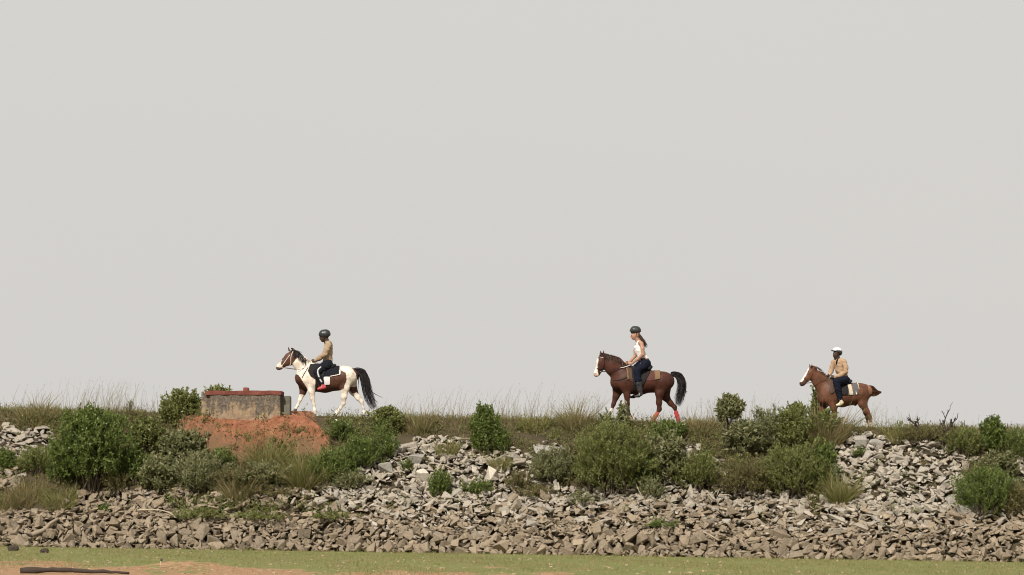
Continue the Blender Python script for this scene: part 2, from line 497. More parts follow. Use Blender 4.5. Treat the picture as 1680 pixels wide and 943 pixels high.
# ------------------------------------------------------------------ stones
def rock_variant(seed, flat, n=15):
    r = np.random.default_rng(seed)
    bm = bmesh.new()
    P = r.uniform(-1, 1, (n, 3))
    P = np.sign(P) * np.abs(P) ** .6                        # toward a block's faces and corners
    P *= r.uniform(.55, 1.0, (n, 1))
    P[:, 0] *= .5; P[:, 1] *= .5 * r.uniform(.65, .95); P[:, 2] *= .5 * flat
    P[:, 0] += P[:, 2] * r.uniform(-.5, .5)
    for p in P: bm.verts.new(p)
    res = bmesh.ops.convex_hull(bm, input=bm.verts[:])
    bmesh.ops.delete(bm, geom=[v for v in bm.verts if not v.link_faces], context='VERTS')
    bmesh.ops.dissolve_limit(bm, angle_limit=math.radians(9), verts=bm.verts[:], edges=bm.edges[:])
    bmesh.ops.bevel(bm, geom=bm.edges[:], offset=.018, segments=1, affect='EDGES')
    bmesh.ops.triangulate(bm, faces=bm.faces[:])
    bmesh.ops.recalc_face_normals(bm, faces=bm.faces[:])
    bm.verts.ensure_lookup_table(); bm.verts.index_update()
    V = np.array([v.co[:] for v in bm.verts]); F = np.array([[v.index for v in f.verts] for f in bm.faces])
    bm.free()
    return V, F
ROCKS = [rock_variant(100 + i, f, n) for i, (f, n) in enumerate([(.35, 12), (.5, 14), (.62, 13), (.8, 12), (.42, 14), (.7, 16), (.3, 12), (.55, 12), (.9, 13), (.48, 11), (.38, 13), (.66, 12), (.75, 14), (.33, 14), (.58, 15), (.45, 12)])]
ROCK_ME = {}
def rock_mesh(i, matname):
    k = (i, matname)
    if k not in ROCK_ME:
        me = mesh_np("stone", *ROCKS[i]); me.materials.append({'b': M_STONE_BROWN, 'p': M_STONE_PALE}[matname]); ROCK_ME[k] = me
    return ROCK_ME[k]

GREEN_OVER = [(270, 818), (330, 812), (420, 822), (520, 826), (610, 838), (600, 850), (470, 856), (360, 852), (300, 845)]
stones = []       # x, t, size, variant, pale
def add_layer(n, tlo, thi, smin, smax, lift):
    x = rng.uniform(-24, 24, n); t = rng.uniform(tlo, thi, n)
    Y = yt(x) + t; z = H(x, Y)
    pu, pv = project(x, Y, z)
    wob = 6 * snoise(x, Y, 5, 41)
    zone, ux = stone_zone(pu + wob, pv + wob)
    for k in np.nonzero(zone)[0]:
        green = inpoly(np.array([ux[k]]), np.array([pv[k]]), GREEN_OVER)[0]
        if green and rng.random() < .55: continue
        pale_line = np.interp(ux[k], [0, 120, 480, 560, 700, 900, 1150, 1350, 1500, 1680], [764, 776, 806, 838, 846, 832, 832, 852, 862, 832])
        pale = (pv[k] + rng.normal(0, 20)) < pale_line
        s = smin + (smax - smin) * rng.random() ** 1.9
        stones.append((x[k], Y[k], z[k] + lift * s, s, int(rng.integers(len(ROCKS))), pale, pu[k], pv[k], t[k]))
# lowest courses: bigger blocks bedded at the toe
nx = 150
for row, (tt, dz) in enumerate([(.02, .10), (.16, .26), (.34, .46), (.55, .66)]):
    x = -24 + row * .1
    while x < 24:
        s = rng.uniform(.24, .50)
        Y = float(yt(x)) + tt + rng.uniform(-.06, .06)
        z = float(zg(x)) + dz * .9 + rng.uniform(-.05, .05)
        pu, pv = project(x, Y, z)
        stones.append((x, Y, z, s, int(rng.choice([3, 5, 8, 11, 12, 2])), False, float(pu), float(pv), tt, True))
        x += s * rng.uniform(.62, .92)
add_layer(4600, .0, .85, .12, .30, .0)
add_layer(6500, .45, 1.7, .12, .38, .0)
add_layer(15000, 1.4, 4.6, .09, .31, .0)
add_layer(700, .8, 4.6, .32, .54, .08)
BANK = {'bank': ("stone_bank", "brown rubble stone bank running along the foot of the slope above the grass", "stone bank"),
        'left': ("stone_heap", "small pale stone heap below the dry grass beside the big round shrub", "stone heap"),
        'mid': ("stone_heap", "pale stone heap spread below the conical green shrub between two horses", "stone heap"),
        'right': ("stone_heap", "widest pale stone slope below the brown horse with the white capped rider", "stone heap"),
        'small': ("stone_heap", "few pale stones between the leafy shrubs under the bay horse", "stone heap")}
def which(s):
    if not s[5]: return 'bank'
    u = s[6]
    if u < 130: return 'left'
    if u < 935: return 'mid'
    if u < 1260: return 'small'
    return 'right'
groups = {}
for i in range(130):                                     # stones that rolled off the bank onto the turf
    x_ = rng.uniform(-24, 24); t_ = -abs(rng.normal(0, .28)); Y_ = float(yt(x_)) + t_; z_ = float(H(x_, Y_))
    pu, pv = project(x_, Y_, z_); s_ = rng.uniform(.10, .30)
    stones.append((x_, Y_, z_ + .2 * s_, s_, int(rng.integers(len(ROCKS))), False, float(pu), float(pv), t_))
for s in stones: groups.setdefault(which(s), []).append(s)
def rot_mats(n, spread):
    out = []
    for _ in range(n):
        e = Euler((rng.normal(0, spread), rng.normal(0, spread), rng.uniform(0, 6.283)))
        out.append(np.array(e.to_matrix()))
    return out
# crumbled lumps of red earth on the mound
VV, FF, off = [], [], 0
for i in range(600):
    p = MOUND_V[int(rng.integers(len(MOUND_V)))] + rng.normal(0, .05, 3) * [1, 1, 0]
    V, F = ROCKS[int(rng.integers(len(ROCKS)))]
    V = V @ np.array(Euler(tuple(rng.uniform(0, 6.28, 3))).to_matrix()).T * (.025 + .08 * rng.random() ** 4) * 1.3
    VV.append(V + p); FF.append(F + off); off += len(V)
o = mk("earth_lumps", np.vstack(VV), np.vstack(FF), simple("red_lumps", (.27, .125, .07), .95, .3, 12)); tag(o, "crumbled lumps of red earth scattered over the mound", "earth lumps", kind="stuff")
for key, L in groups.items():
    nm, lab, cat = BANK[key]
    cxm = np.mean([s[0] for s in L if -40 < s[6] < PW + 40]); 
    cym = float(yt(cxm)) + (0.3 if key == 'bank' else 2.2)
    e = empty(nm, (cxm, cym, float(H(cxm, cym)))); tag(e, lab, cat)
    org = np.array(e.location)
    score = np.array([(s[3] if -20 < s[6] < PW + 20 else 0) for s in L])
    order = np.argsort(-score)
    solo = set(order[:300].tolist())
    VV, FF, off = [], [], 0
    R = rot_mats(len(L), .42)
    for i, s in enumerate(L):
        p = np.array(s[:3]) - org
        sc = np.array([s[3] * rng.uniform(.95, 1.45), s[3] * rng.uniform(.75, 1.05), s[3] * rng.uniform(.6, 1.0)])
        p = p + np.array([0, -.7, .7]) * rng.normal(0, .035)
        # stones lie roughly with the slope
        if len(s) > 9:                                    # toe courses: upright blocks bedded on each other
            sc = np.array([s[3] * rng.uniform(.85, 1.2), s[3] * rng.uniform(.8, 1.0), s[3] * rng.uniform(.85, 1.15)])
        A = np.array(Euler((math.radians(16), 0, 0)).to_matrix()) @ R[i] @ np.diag(sc)
        if i in solo:
            ob = bpy.data.objects.new("stone", rock_mesh(s[4], 'p' if s[5] else 'b'))
            COL.objects.link(ob); ob.parent = e
            Mx = Matrix([list(A[r]) + [p[r]] for r in range(3)] + [[0, 0, 0, 1]])
            ob.matrix_local = Mx
        else:
            V, F = ROCKS[s[4]]
            VV.append(V @ A.T + p); FF.append(F + off); off += len(V)
    if VV:
        ob = mk("small_stones", np.vstack(VV), np.vstack(FF), M_STONE_PALE if L[0][5] else M_STONE_BROWN, e)
        tag(ob, kind="stuff")

def boulder(px, py, wpx, hpx, mat, label, variant, rz=0, tilt=0, sink=.25, name="boulder"):
    p = hit(px, py)
    k = p[1] / FPX
    r = rock_variant(500 + variant, .8, 26)
    V, F = r
    V = V / (V.max(0) - V.min(0))
    A = np.array(Euler((math.radians(15), tilt, rz)).to_matrix()) @ np.diag([wpx * k, max(wpx, hpx) * k * .7, hpx * k])
    Vw = V @ A.T
    Vw[:, 2] += hpx * k * (.5 - sink)
    o = mk(name, Vw, F, mat, loc=p); tag(o, label, "boulder")
boulder(695, 788, 31, 24, M_BOULDER, "cream white boulder beside a small dense bush on the stone heap", 1, .3, .1)
boulder(806, 786, 21, 27, M_BOULDER, "upright white slab leaning on the stones below the conical shrub", 2, 1.2, .5)
boulder(633, 775, 26, 27, M_BOULDER_GREY, "grey rounded boulder at the left edge of the pale stone heap", 3)
boulder(680, 757, 30, 16, M_BOULDER_GREY, "flat grey boulder high on the stone heap between the shrubs", 4, .1, .15)
boulder(1412, 730, 26, 19, M_BOULDER_GREY, "grey squared boulder at the top of the pale slope under the rear horse", 5, .1, 0)
boulder(1437, 727, 26, 10, M_BOULDER_GREY, "flat grey slab at the crest edge beside the squared boulder", 6, .0, -.08)
boulder(372, 790, 20, 22, M_BOULDER, "small white boulder in the weeds below the red earth", 7, .5, .3)
boulder(905, 746, 60, 17, M_BOULDER_GREY, "long low pale boulder below the crest grass left of the large shrub", 8, .05, .03)
boulder(1565, 828, 28, 20, M_BOULDER_GREY, "grey angular boulder beside the dense low bush on the pale slope", 9, .4, .2)
boulder(1585, 842, 30, 22, M_BOULDER_GREY, "broad grey boulder touching the lower edge of the dense low bush", 10, .2, .1)

# ------------------------------------------------------------------ vegetation
def norm(v): return v / (np.linalg.norm(v, axis=-1, keepdims=True) + 1e-9)
def leaf_quads(P, D, N, L, Wd, fold=.25):
    """P base, D unit direction, N approximate normal, L lengths, Wd widths"""
    S = norm(np.cross(D, N)); N2 = np.cross(S, D)
    L = L[:, None]; Wd = Wd[:, None]
    mid = P + D * L * .45 + N2 * L * .05
    a = P
    b = mid + S * Wd * .5 + N2 * Wd * fold
    c = P + D * L - N2 * L * .08
    d = mid - S * Wd * .5 + N2 * Wd * fold
    V = np.stack([a, b, c, d], 1).reshape(-1, 3)
    F = np.arange(len(V)).reshape(-1, 4)
    return V, F
def blades(P, D, L, Wd, bend, seg=3):
    """curved tapered ribbons. P base, D initial dir, bend = horizontal bend vector"""
    n = len(P)
    side = norm(np.cross(D, rng.normal(size=(n, 3))))
    rows = []
    for s in range(seg + 1):
        t = s / seg
        c = P + D * (L * t)[:, None] + bend * (L * t * t)[:, None]
        w = Wd * (1 - t) ** .7 * .5 + .0006
        rows.append(c + side * w[:, None]); rows.append(c - side * w[:, None])
    V = np.stack(rows, 1).reshape(-1, 3)
    k = (seg + 1) * 2
    F = []
    base = np.arange(n)[:, None] * k
    for s in range(seg):
        F.append(base + np.array([2 * s, 2 * s + 1, 2 * s + 3, 2 * s + 2])[None])
    return V, np.concatenate(F, 0)
STY = {  # leaf length, width, spread, leaves per spray, spray length
    'round': dict(L=.080, W=.046, spread=.9, k=16, spray=.26, mat='dark', dens=1.0),
    'bright': dict(L=.095, W=.056, spread=.9, k=14, spray=.24, mat='light', dens=.9),
    'calo': dict(L=.13, W=.065, spread=.75, k=11, spray=.20, mat='grey', dens=.75),
    'lance': dict(L=.12, W=.026, spread=.7, k=20, spray=.34, mat='grey', dens=1.0),
    'fine': dict(L=.065, W=.026, spread=.8, k=20, spray=.24, mat='dark', dens=1.15),
    'scrub': dict(L=.065, W=.022, spread=.8, k=22, spray=.26, mat='olive', dens=.9),
}
def shrub(px, py, wpx, hpx, style, label, name="shrub", mat=None, cat="shrub", group=None, bare=.0, dens=1.0, Y=None, depth=.8, lump=.28, flat=False, top=1.0, seed=None):
    st = STY[style]
    p = hit(px, py) if Y is None else np.array([at(px, py, Y)[0], Y, float(H(at(px, py, Y)[0], Y))])
    k = p[1] / FPX
    _, prow = project(*p)
    Wm, Hm = wpx * k, max(.12, (hpx + (prow - py)) * k)
    r = rng
    nsp = int(max(8, dens * st['dens'] * 34 * (Wm * Hm + .1 * Wm) / (st['spray'] * .9) * .55 / .26 * .5))
    # crown: lumpy ellipsoid, base at bare*H
    d = norm(r.normal(size=(nsp, 3)))
    if flat: d[:, 2] = np.abs(d[:, 2])
    else: d[:, 2] = np.where(d[:, 2] < -.75, -d[:, 2], d[:, 2])
    rad = r.random(nsp) ** .38
    th = np.arctan2(d[:, 1], d[:, 0])
    ph0, ph1, ph2 = r.uniform(0, 6.28, 3)
    lum = 1 + lump * (np.sin(3 * th + ph0) * .45 + np.sin(5 * d[:, 2] * 1.6 + ph1 + 2 * th) * .45 + np.sin(7 * th + 4 * d[:, 2] + ph2) * .35)
    c0 = bare * Hm
    cutb = min(st['spray'] * .42, .28 * min(Wm, Hm))
    ell = np.array([Wm * .5 - cutb * .8, (Wm * .5 - cutb * .8) * depth, (Hm - c0 - cutb * .7) * .5])
    ctr = np.array([0, 0, c0 + ell[2] * .95]) if not flat else np.array([0, 0, c0])
    if flat: ell[2] = max(.05, Hm - c0 - cutb)
    Tip = ctr + d * ell * (rad * lum)[:, None]
    Tip[:, 2] = np.maximum(Tip[:, 2], .03)
    gx, gy = Tip[:, 0] + p[0], Tip[:, 1] + p[1]
    gz = H(gx, gy) - p[2]
    Tip[:, 2] = np.maximum(Tip[:, 2], gz + .04)
    out = norm(Tip - np.array([0, 0, c0 * .3 + .05]) + np.array([0, 0, .25 * Hm]))
    dirs = norm(out + r.normal(0, .35, (nsp, 3)) + np.array([0, 0, .25]))
    K = st['k']
    sp_len = st['spray'] * r.uniform(.6, 1.25, nsp) * min(1, (Hm + .25))
    u = (np.arange(K)[None] + r.random((nsp, K))) / K
    P = Tip[:, None] + dirs[:, None] * ((u - .75) * sp_len[:, None])[..., None] + r.normal(0, .016, (nsp, K, 3))
    D = norm(dirs[:, None] * (.5 + .6 * u[..., None]) + r.normal(0, st['spread'] * .6, (nsp, K, 3)) + np.array([0, 0, -.08]))
    N = norm(np.array([0, -.25, 1.0]) + r.normal(0, .55, (nsp, K, 3)) + out[:, None] * .4)
    ln = st['L'] * r.uniform(.6, 1.25, (nsp, K)); wd = st['W'] * r.uniform(.7, 1.2, (nsp, K))
    V, F = leaf_quads(P.reshape(-1, 3), D.reshape(-1, 3), N.reshape(-1, 3), ln.ravel(), wd.ravel())
    root = empty(name, p); tag(root, label, cat, group)
    mk("foliage", V, F, M_LEAF[mat or st['mat']], root)
    # stems
    ns = int(min(36, 6 + nsp * .07))
    VV, FF, off = [], [], 0
    sel = r.choice(nsp, min(ns, nsp), replace=False)
    for j in sel:
        b = np.array([r.normal(0, Wm * .07), r.normal(0, Wm * .05), -.08])
        tip = Tip[j] + dirs[j] * sp_len[j] * .2
        midp = b * .6 + tip * .4 + np.array([0, 0, .15 * Hm]) + r.normal(0, .03, 3)
        V2, F2 = tube(spline([b, midp, tip], 4), np.linspace(.010 + .006 * Hm, .003, 9), 4)
        VV.append(V2); FF.append(np.array(F2)[:8 * 4] + off); off += len(V2)
    mk("stem", np.vstack(VV), np.vstack(FF), M_BARK, root, True)
    return root
def tuft(px, py, wpx, hpx, label, mat=None, n=900, Y=None, name="grass_tuft", group=None):
    p = hit(px, py) if Y is None else np.array([at(px, py, Y)[0], Y, float(H(at(px, py, Y)[0], Y))])
    k = p[1] / FPX
    Wm, Hm = wpx * k, hpx * k
    n = int(n * .6)
    a = rng.uniform(0, 6.283, n); rr = np.sqrt(rng.random(n))
    P = np.stack([np.cos(a) * rr * Wm * .32, np.sin(a) * rr * Wm * .25, np.zeros(n)], 1)
    P[:, 2] = H(P[:, 0] + p[0], P[:, 1] + p[1]) - p[2] - .02
    outd = np.stack([np.cos(a) * rr, np.sin(a) * rr, np.zeros(n)], 1)
    D = norm(outd * .45 + rng.normal(0, .22, (n, 3)) + np.array([0, 0, 1.1]))
    L = Hm * rng.uniform(.35, 1.12, n) * (1 + .3 * np.sin(a * 3 + px))
    bend = outd * .45 + rng.normal(0, .22, (n, 3)) - np.array([0, 0, .12]); 
    V, F = blades(P, D, L, rng.uniform(.012, .026, n), bend, 4)
    o = mk(name, V, F, mat or M_GRASS_TUFT, loc=p); tag(o, label, "grass tuft", group)
    return o

# left part
shrub(150, 806, 150, 146, 'round', "big round dark green shrub left of the red earth, bare stems at its foot", bare=.10, dens=1.5, lump=.16)
shrub(100, 790, 60, 60, 'fine', "low dark bush tucked under the left side of the big round shrub", dens=.9)
shrub(188, 808, 60, 40, 'scrub', "small brown green shrub at the foot of the big round shrub", dens=.7)
shrub(300, 676, 88, 40, 'bright', "leafy bright green bush on the crest left of the concrete block", dens=1.5, Y=91.3, depth=.6)
shrub(360, 676, 62, 46, 'bright', "leafy bush showing above the red cap behind the concrete block", dens=2.2, Y=92.8)
shrub(240, 742, 70, 62, 'bright', "yellow green shrub just right of the big round shrub", dens=1.1)
shrub(228, 700, 50, 32, 'scrub', "straggly weed bush on the crest above the yellow green shrub", dens=.8)
shrub(212, 690, 30, 40, 'scrub', "thin straggly weed standing up behind the big round shrub", dens=.35)
shrub(300, 752, 90, 48, 'calo', "grey green broad leaved weed bush under the left end of the red earth", dens=1.2)
shrub(362, 768, 62, 40, 'fine', "dark green bush at the lower edge of the red earth", dens=1.0)
shrub(262, 805, 80, 62, 'calo', "grey green leafy weed to the lower right of the big round shrub", dens=1.1)
shrub(320, 805, 90, 58, 'lance', "grey green narrow leaved weed clump above the brown stones", dens=1.1)
shrub(225, 792, 60, 60, 'round', "dark bush filling the shade right of the big round shrub", dens=.9)
shrub(372, 802, 70, 40, 'scrub', "olive scrub beside the small white boulder", dens=.9)
shrub(405, 808, 60, 52, 'lance', "wispy grey green weed below the tall grass tuft", mat='olive', dens=.9)
tuft(437, 770, 58, 54, "tall green grass tuft below the middle of the red earth", n=1300)
tuft(392, 815, 60, 38, "dry grass tuft with pale stalks below the white boulder", M_GRASS_DRY, 800)
tuft(497, 792, 80, 56, "wide green grass tuft below the right end of the red earth", n=1500)
shrub(465, 733, 90, 20, 'fine', "low green creeper along the lower edge of the red earth", dens=.9, flat=True)
shrub(545, 790, 90, 60, 'lance', "weed clump spreading above the start of the pale stones", mat='dark', dens=1.1)
shrub(592, 770, 80, 62, 'fine', "dense green bush at the upper left of the pale stone heap", dens=1.1)
shrub(560, 722, 60, 40, 'fine', "dark low bush below the pinto horse on the crest", dens=1.0)
shrub(628, 755, 66, 66, 'scrub', "olive bush directly below the leafy bush on the crest", mat='dark', dens=1.0)
shrub(636, 708, 66, 44, 'bright', "leafy pale green bush breaking the skyline right of the pinto horse", dens=1.2, lump=.35)
shrub(505, 716, 50, 22, 'scrub', "small weed at the right end of the red earth by the horse", dens=.9)
shrub(450, 812, 110, 26, 'scrub', "low spreading weed above the green patch on the brown stones", dens=.8, flat=True)
shrub(520, 803, 60, 24, 'scrub', "small olive weed at the edge of the pale stones", dens=.7, flat=True)
shrub(10, 770, 42, 38, 'round', "dark bush at the left edge of the picture by the pale stones", dens=1.0)
shrub(60, 775, 80, 46, 'fine', "light green bush between the pale stones and the big round shrub", mat='light', dens=1.0)
tuft(45, 815, 90, 24, "dry yellow grass tuft in front of the light green bush", M_GRASS_DRY, 900)
tuft(100, 825, 80, 24, "short dry grass tuft above the brown stones at the left", M_GRASS_TUFT, 900)
tuft(10, 832, 60, 26, "short dry grass tuft at the left edge above the brown stones", M_GRASS_DRY, 700)
shrub(335, 782, 110, 48, 'lance', "wide wispy grey weed in the middle of the left hand scrub", dens=1.0, lump=.4)
shrub(432, 800, 90, 44, 'calo', "grey green leafy weed under the tall grass tuft at the left", dens=.8, lump=.4)
shrub(345, 728, 56, 26, 'scrub', "low olive weed creeping onto the left edge of the red earth", dens=.8, lump=.4)
shrub(575, 800, 80, 34, 'lance', "low grey weed where the left hand scrub meets the pale stones", dens=.8, lump=.4)
tuft(945, 700, 60, 40, "straw coloured grass tuft on the crest left of the bay horse", M_GRASS_DRY, 700)
tuft(690, 702, 70, 30, "straw coloured grass tuft on the crest right of the pinto horse", M_GRASS_DRY, 600)
tuft(875, 702, 60, 26, "short green grass tuft on the crest left of the taller straw tuft", M_GRASS_TUFT, 500)
tuft(60, 686, 90, 30, "brown grass tuft on the crest at the left above the pale stones", M_GRASS_DRY, 700)
tuft(1150, 708, 60, 26, "straw coloured grass tuft on the crest right of the bay horse", M_GRASS_DRY, 500)
tuft(1475, 716, 70, 28, "thin grass tuft on the crest behind the chestnut horse", M_GRASS_TUFT, 500)
# green patch on brown stones
for (px, py, w, h, l) in [(330, 848, 110, 24, "flat green patch of weeds on the brown stones, left of three"), (430, 850, 110, 20, "flat green patch of weeds on the brown stones, middle of three"), (545, 850, 100, 16, "flat green patch of weeds on the brown stones, right of three")]:
    shrub(px, py, w, h, 'fine', l, name="creeping_plant", cat="creeper", dens=.8, flat=True, mat='light')
shrub(1090, 862, 66, 12, 'fine', "small flat creeper on the brown stones below the large centre shrub", name="creeping_plant", cat="creeper", dens=.8, flat=True)
shrub(170, 838, 30, 14, 'fine', "tiny green creeper on the brown stones under the big round shrub", name="creeping_plant", cat="creeper", dens=.8, flat=True)
# middle
shrub(795, 745, 60, 86, 'round', "conical green shrub standing alone against the sky between two horses", dens=1.6, lump=.2, bare=.06)
shrub(820, 740, 46, 46, 'fine', "dark lower shrub leaning on the right of the conical shrub", dens=.9)
shrub(722, 812, 50, 46, 'fine', "small dense bush beside the cream white boulder", dens=1.5)
shrub(782, 806, 60, 30, 'fine', "low dark bush on the stones below the white slab", dens=.9, flat=True)
shrub(848, 800, 60, 34, 'scrub', "olive weed at the right edge of the pale stone heap", dens=.8)
tuft(822, 770, 34, 30, "small yellow grass tuft right of the white slab", M_GRASS_TUFT, 400)
tuft(735, 742, 50, 22, "short grass tuft at the top of the pale stone heap", M_GRASS_TUFT, 500)
shrub(668, 770, 34, 20, 'scrub', "small green weed between boulders at the top of the pale heap", mat='dark', dens=.9)
shrub(905, 792, 90, 62, 'fine', "grey green bush at the left of the large centre shrub", mat='grey', dens=1.0)
shrub(940, 770, 70, 50, 'lance', "feathery weed between the long boulder and the large centre shrub", mat='olive', dens=1.0)
shrub(1005, 808, 150, 124, 'fine', "large mid green shrub below the front legs of the bay horse", dens=1.45, lump=.22, mat='light')
shrub(1050, 800, 70, 70, 'round', "dark bush in the shade right of the large centre shrub", dens=1.1)
shrub(1092, 790, 90, 80, 'calo', "grey green broad leaved bush right of the large centre shrub", dens=1.1)
shrub(1070, 815, 60, 36, 'lance', "narrow leaved weed at the foot of the large centre shrub", dens=.9)
shrub(1098, 720, 80, 34, 'round', "low dark shrub on the crest under the hind legs of the bay horse", dens=.8)
shrub(1148, 800, 90, 62, 'fine', "bright bush above the loose stones left of the big grey shrub", mat='light', dens=1.2)
shrub(880, 812, 90, 28, 'scrub', "low brown weed patch on the upper stones left of the large shrub", dens=.8, flat=True)
shrub(955, 825, 80, 26, 'scrub', "low grey weed patch on the stones below the large centre shrub", mat='grey', dens=.8, flat=True)
shrub(1022, 722, 30, 66, 'calo', "tall dusty weed with pale tips rising before the bay horse", dens=.55, bare=.1)
shrub(996, 718, 26, 46, 'calo', "shorter dusty weed rising before the foreleg of the bay horse", dens=.6, bare=.1)
# right of centre
shrub(1198, 742, 50, 98, 'calo', "small round crowned bush on a bare stem against the sky", bare=.54, dens=1.1, lump=.15, depth=1.0, mat='grey', cat="bush")
shrub(1226, 745, 84, 56, 'calo', "broad leaved grey shrub below the round crowned bush", dens=1.1)
shrub(1262, 735, 84, 72, 'lance', "grey green upright shrub in the middle of the right hand thicket", dens=1.2)
shrub(1300, 740, 86, 80, 'round', "dark green shrub left of the rear horse", mat='light', dens=1.1)
shrub(1307, 700, 36, 42, 'calo', "leafy sprig shrub poking above the thicket before the rear horse", mat='light', dens=1.5)
shrub(1225, 810, 120, 62, 'fine', "olive lower bush of the thicket above the loose stones", mat='olive', dens=1.1)
shrub(1300, 812, 130, 88, 'fine', "wide green bush at the bottom of the right hand thicket", mat='light', dens=1.25)
shrub(1352, 800, 62, 84, 'round', "green bush at the right end of the thicket beside the pale slope", dens=1.0)
tuft(1378, 822, 48, 54, "bright green grass tuft at the right foot of the thicket", n=900)
shrub(1352, 712, 66, 40, 'calo', "large leaved bush in front of the forelegs of the rear horse", mat='light', dens=.6, lump=.4)
shrub(1337, 705, 22, 72, 'calo', "large leaved sprig showing behind the chest of the rear horse", mat='light', dens=.6, Y=93.2)
tuft(1352, 722, 100, 44, "brown dry grass tuft in front of the rear horse", M_GRASS_DRY, 2200)
tuft(1310, 725, 60, 40, "thin dry grass tuft between the thicket and the rear horse", M_GRASS_DRY, 800)
shrub(1410, 745, 30, 16, 'fine', "tiny green weed on the pale slope below the rear horse", dens=.6, flat=True)
shrub(1520, 724, 110, 32, 'scrub', "brown grey scrub bush on the crest with dead twigs above", dens=1.1)
shrub(1583, 744, 74, 48, 'fine', "green bush on the crest edge above the pale slope", mat='light', dens=1.2)
shrub(1630, 742, 56, 64, 'round', "dense rounded green bush highest on the right end of the crest", dens=1.7, lump=.14)
shrub(1668, 750, 56, 52, 'scrub', "dark brown green bush at the right edge of the picture", mat='dark', dens=1.1)
shrub(1640, 785, 80, 46, 'calo', "grey green weeds between the rounded bush and the low dense bush", dens=.9)
shrub(1618, 842, 120, 82, 'fine', "dense low green bush lying on the lower right of the pale slope", dens=1.4, lump=.2)
shrub(1668, 845, 60, 56, 'lance', "wispy grey weed at the right edge above the brown stones", mat='olive', dens=.9)
# dead branches against the sky
def dead_branch(px, py, hpx, spread, n, label, lean=0):
    p = hit(px, py); k = p[1] / FPX
    bm = bmesh.new(); root_pts = []
    VV, FF, off = [], [], 0
    def grow(b, d, L, r, lev):
        nonlocal off
        pts = [b]
        q = b.copy(); dd = d.copy()
        for _ in range(4):
            dd = norm(dd + rng.normal(0, .16, 3)); q = q + dd * L / 4; pts.append(q.copy())
        V, F = tube(np.array(pts), np.linspace(r, r * .55, 5), 5)
        VV.append(V); FF.append(np.array(F)[:4 * 5] + off); off += len(V)
        if lev < 3:
            for j in range(2 if lev else 3):
                m = pts[int(rng.integers(1, 5))]
                grow(m, norm(dd + rng.normal(0, .55, 3)), L * rng.uniform(.4, .65), r * .6, lev + 1)
    for i in range(n):
        d = norm(np.array([rng.normal(lean, spread), rng.normal(0, .2), 1.0]))
        grow(np.array([rng.normal(0, .08), rng.normal(0, .05), -.05]), d, hpx * k * rng.uniform(.6, .85), .034, 0)
    o = mk("dead_branch", np.vstack(VV), np.vstack(FF), M_DARKWOOD, loc=p, smooth=True); tag(o, label, "dead branch", "dead branches on the crest")
dead_branch(1512, 722, 46, .35, 3, "spreading dead twigs rising left from the scrub bush on the crest")
dead_branch(1552, 722, 52, .12, 3, "upright dead twigs rising beside the green bush on the crest edge")
dead_branch(1592, 728, 40, .3, 2, "thin dead twig left of the dense rounded bush", -.3)

# ------------------------------------------------------------------ grasses (nobody could count them)
# crest grass
n = 42000
x = rng.uniform(-24, 24, n); tt = 3.9 + 2.6 * rng.random(n) ** 1.4
Y = yt(x) + tt; z = H(x, Y)
pu, pv = project(x, Y, z)
cl = snoise(x, Y, 2.2, 51) + .5 * snoise(x, Y, 7, 52)
bl = np.where(pu < 300, 712, np.where(pu < 900, 712, np.where(pu < 1180, 722, np.where(pu < 1320, 730, 712))))
ok = (pv < bl + 6 * cl) & ~inpoly(pu, np.maximum(pv, 682), MOUND)
ok &= ~((pu > 325) & (pu < 480) & (tt > 3.2) & (Y < 91.9))
# a trodden path where the horses walk
path = np.abs(Y - 92.2) < .45
L = rng.uniform(.06, .22, n) * (1 + .9 * cl) * np.where(path, .45, 1)
L *= .8
L *= np.where(((pu > 470) & (pu < 615)) | ((pu > 985) & (pu < 1125)) | ((pu > 1350) & (pu < 1480)), .45, 1)
P = np.stack([x, Y, z - .02], 1)[ok]
m = len(P)
D = norm(rng.normal(0, .28, (m, 3)) + np.array([.03, 0, 1]))
V, F = blades(P, D, np.clip(L[ok], .03, .5), rng.uniform(.010, .020, m), rng.normal(0, .3, (m, 3)) * [1, 1, .3], 3)
gsel = (snoise(P[:, 0], P[:, 1], 1.7, 53) + rng.normal(0, .3, m)) > .02
fsel = np.tile(gsel, 3)
o = mk("green_grass", V, F[fsel], M_GRASS_TUFT); tag(o, "greener grass patches mixed into the dry grass on the crest", "grass", kind="stuff")
o = mk("dry_grass", V, F[~fsel], M_GRASS_DRY); tag(o, "dry brown green grass covering the crest of the embankment", "grass", kind="stuff")
# tall seeding stalks against the sky
n = 2300
cxs = np.concatenate([rng.uniform(-24, 24, 700), rng.normal(-10.5, 1.3, 300), rng.normal(-11.7, .5, 120), rng.normal(.5, 1.6, 380), rng.normal(2.2, .5, 160), rng.normal(6, .8, 160), rng.normal(-3, .9, 150), rng.normal(9.8, .8, 120), rng.normal(-4.7, .5, 110), rng.normal(4.3, .5, 100)])
n = len(cxs)
tt = rng.uniform(4.2, 6.6, n); Y = yt(cxs) + tt; z = H(cxs, Y)
pu, pv = project(cxs, Y, z)
ok = ~((pu > 318) & (pu < 480)) & (np.abs(Y - 92.2) > .2)
P = np.stack([cxs, Y, z - .02], 1)[ok]; m = len(P)
hb = np.interp(pu[ok], [0, 200, 330, 480, 640, 700, 900, 1100, 1200, 1400, 1500, 1680], [.95, 1.05, .45, .55, .6, .95, 1.05, .65, .95, .9, .55, .4])
L = hb * (.2 + .85 * rng.random(m) ** 1.5)
L *= np.where(((pu[ok] > 470) & (pu[ok] < 610)) | ((pu[ok] > 990) & (pu[ok] < 1125)), .6, 1)
D = norm(rng.normal(0, .14, (m, 3)) + np.array([.06, 0, 1]))
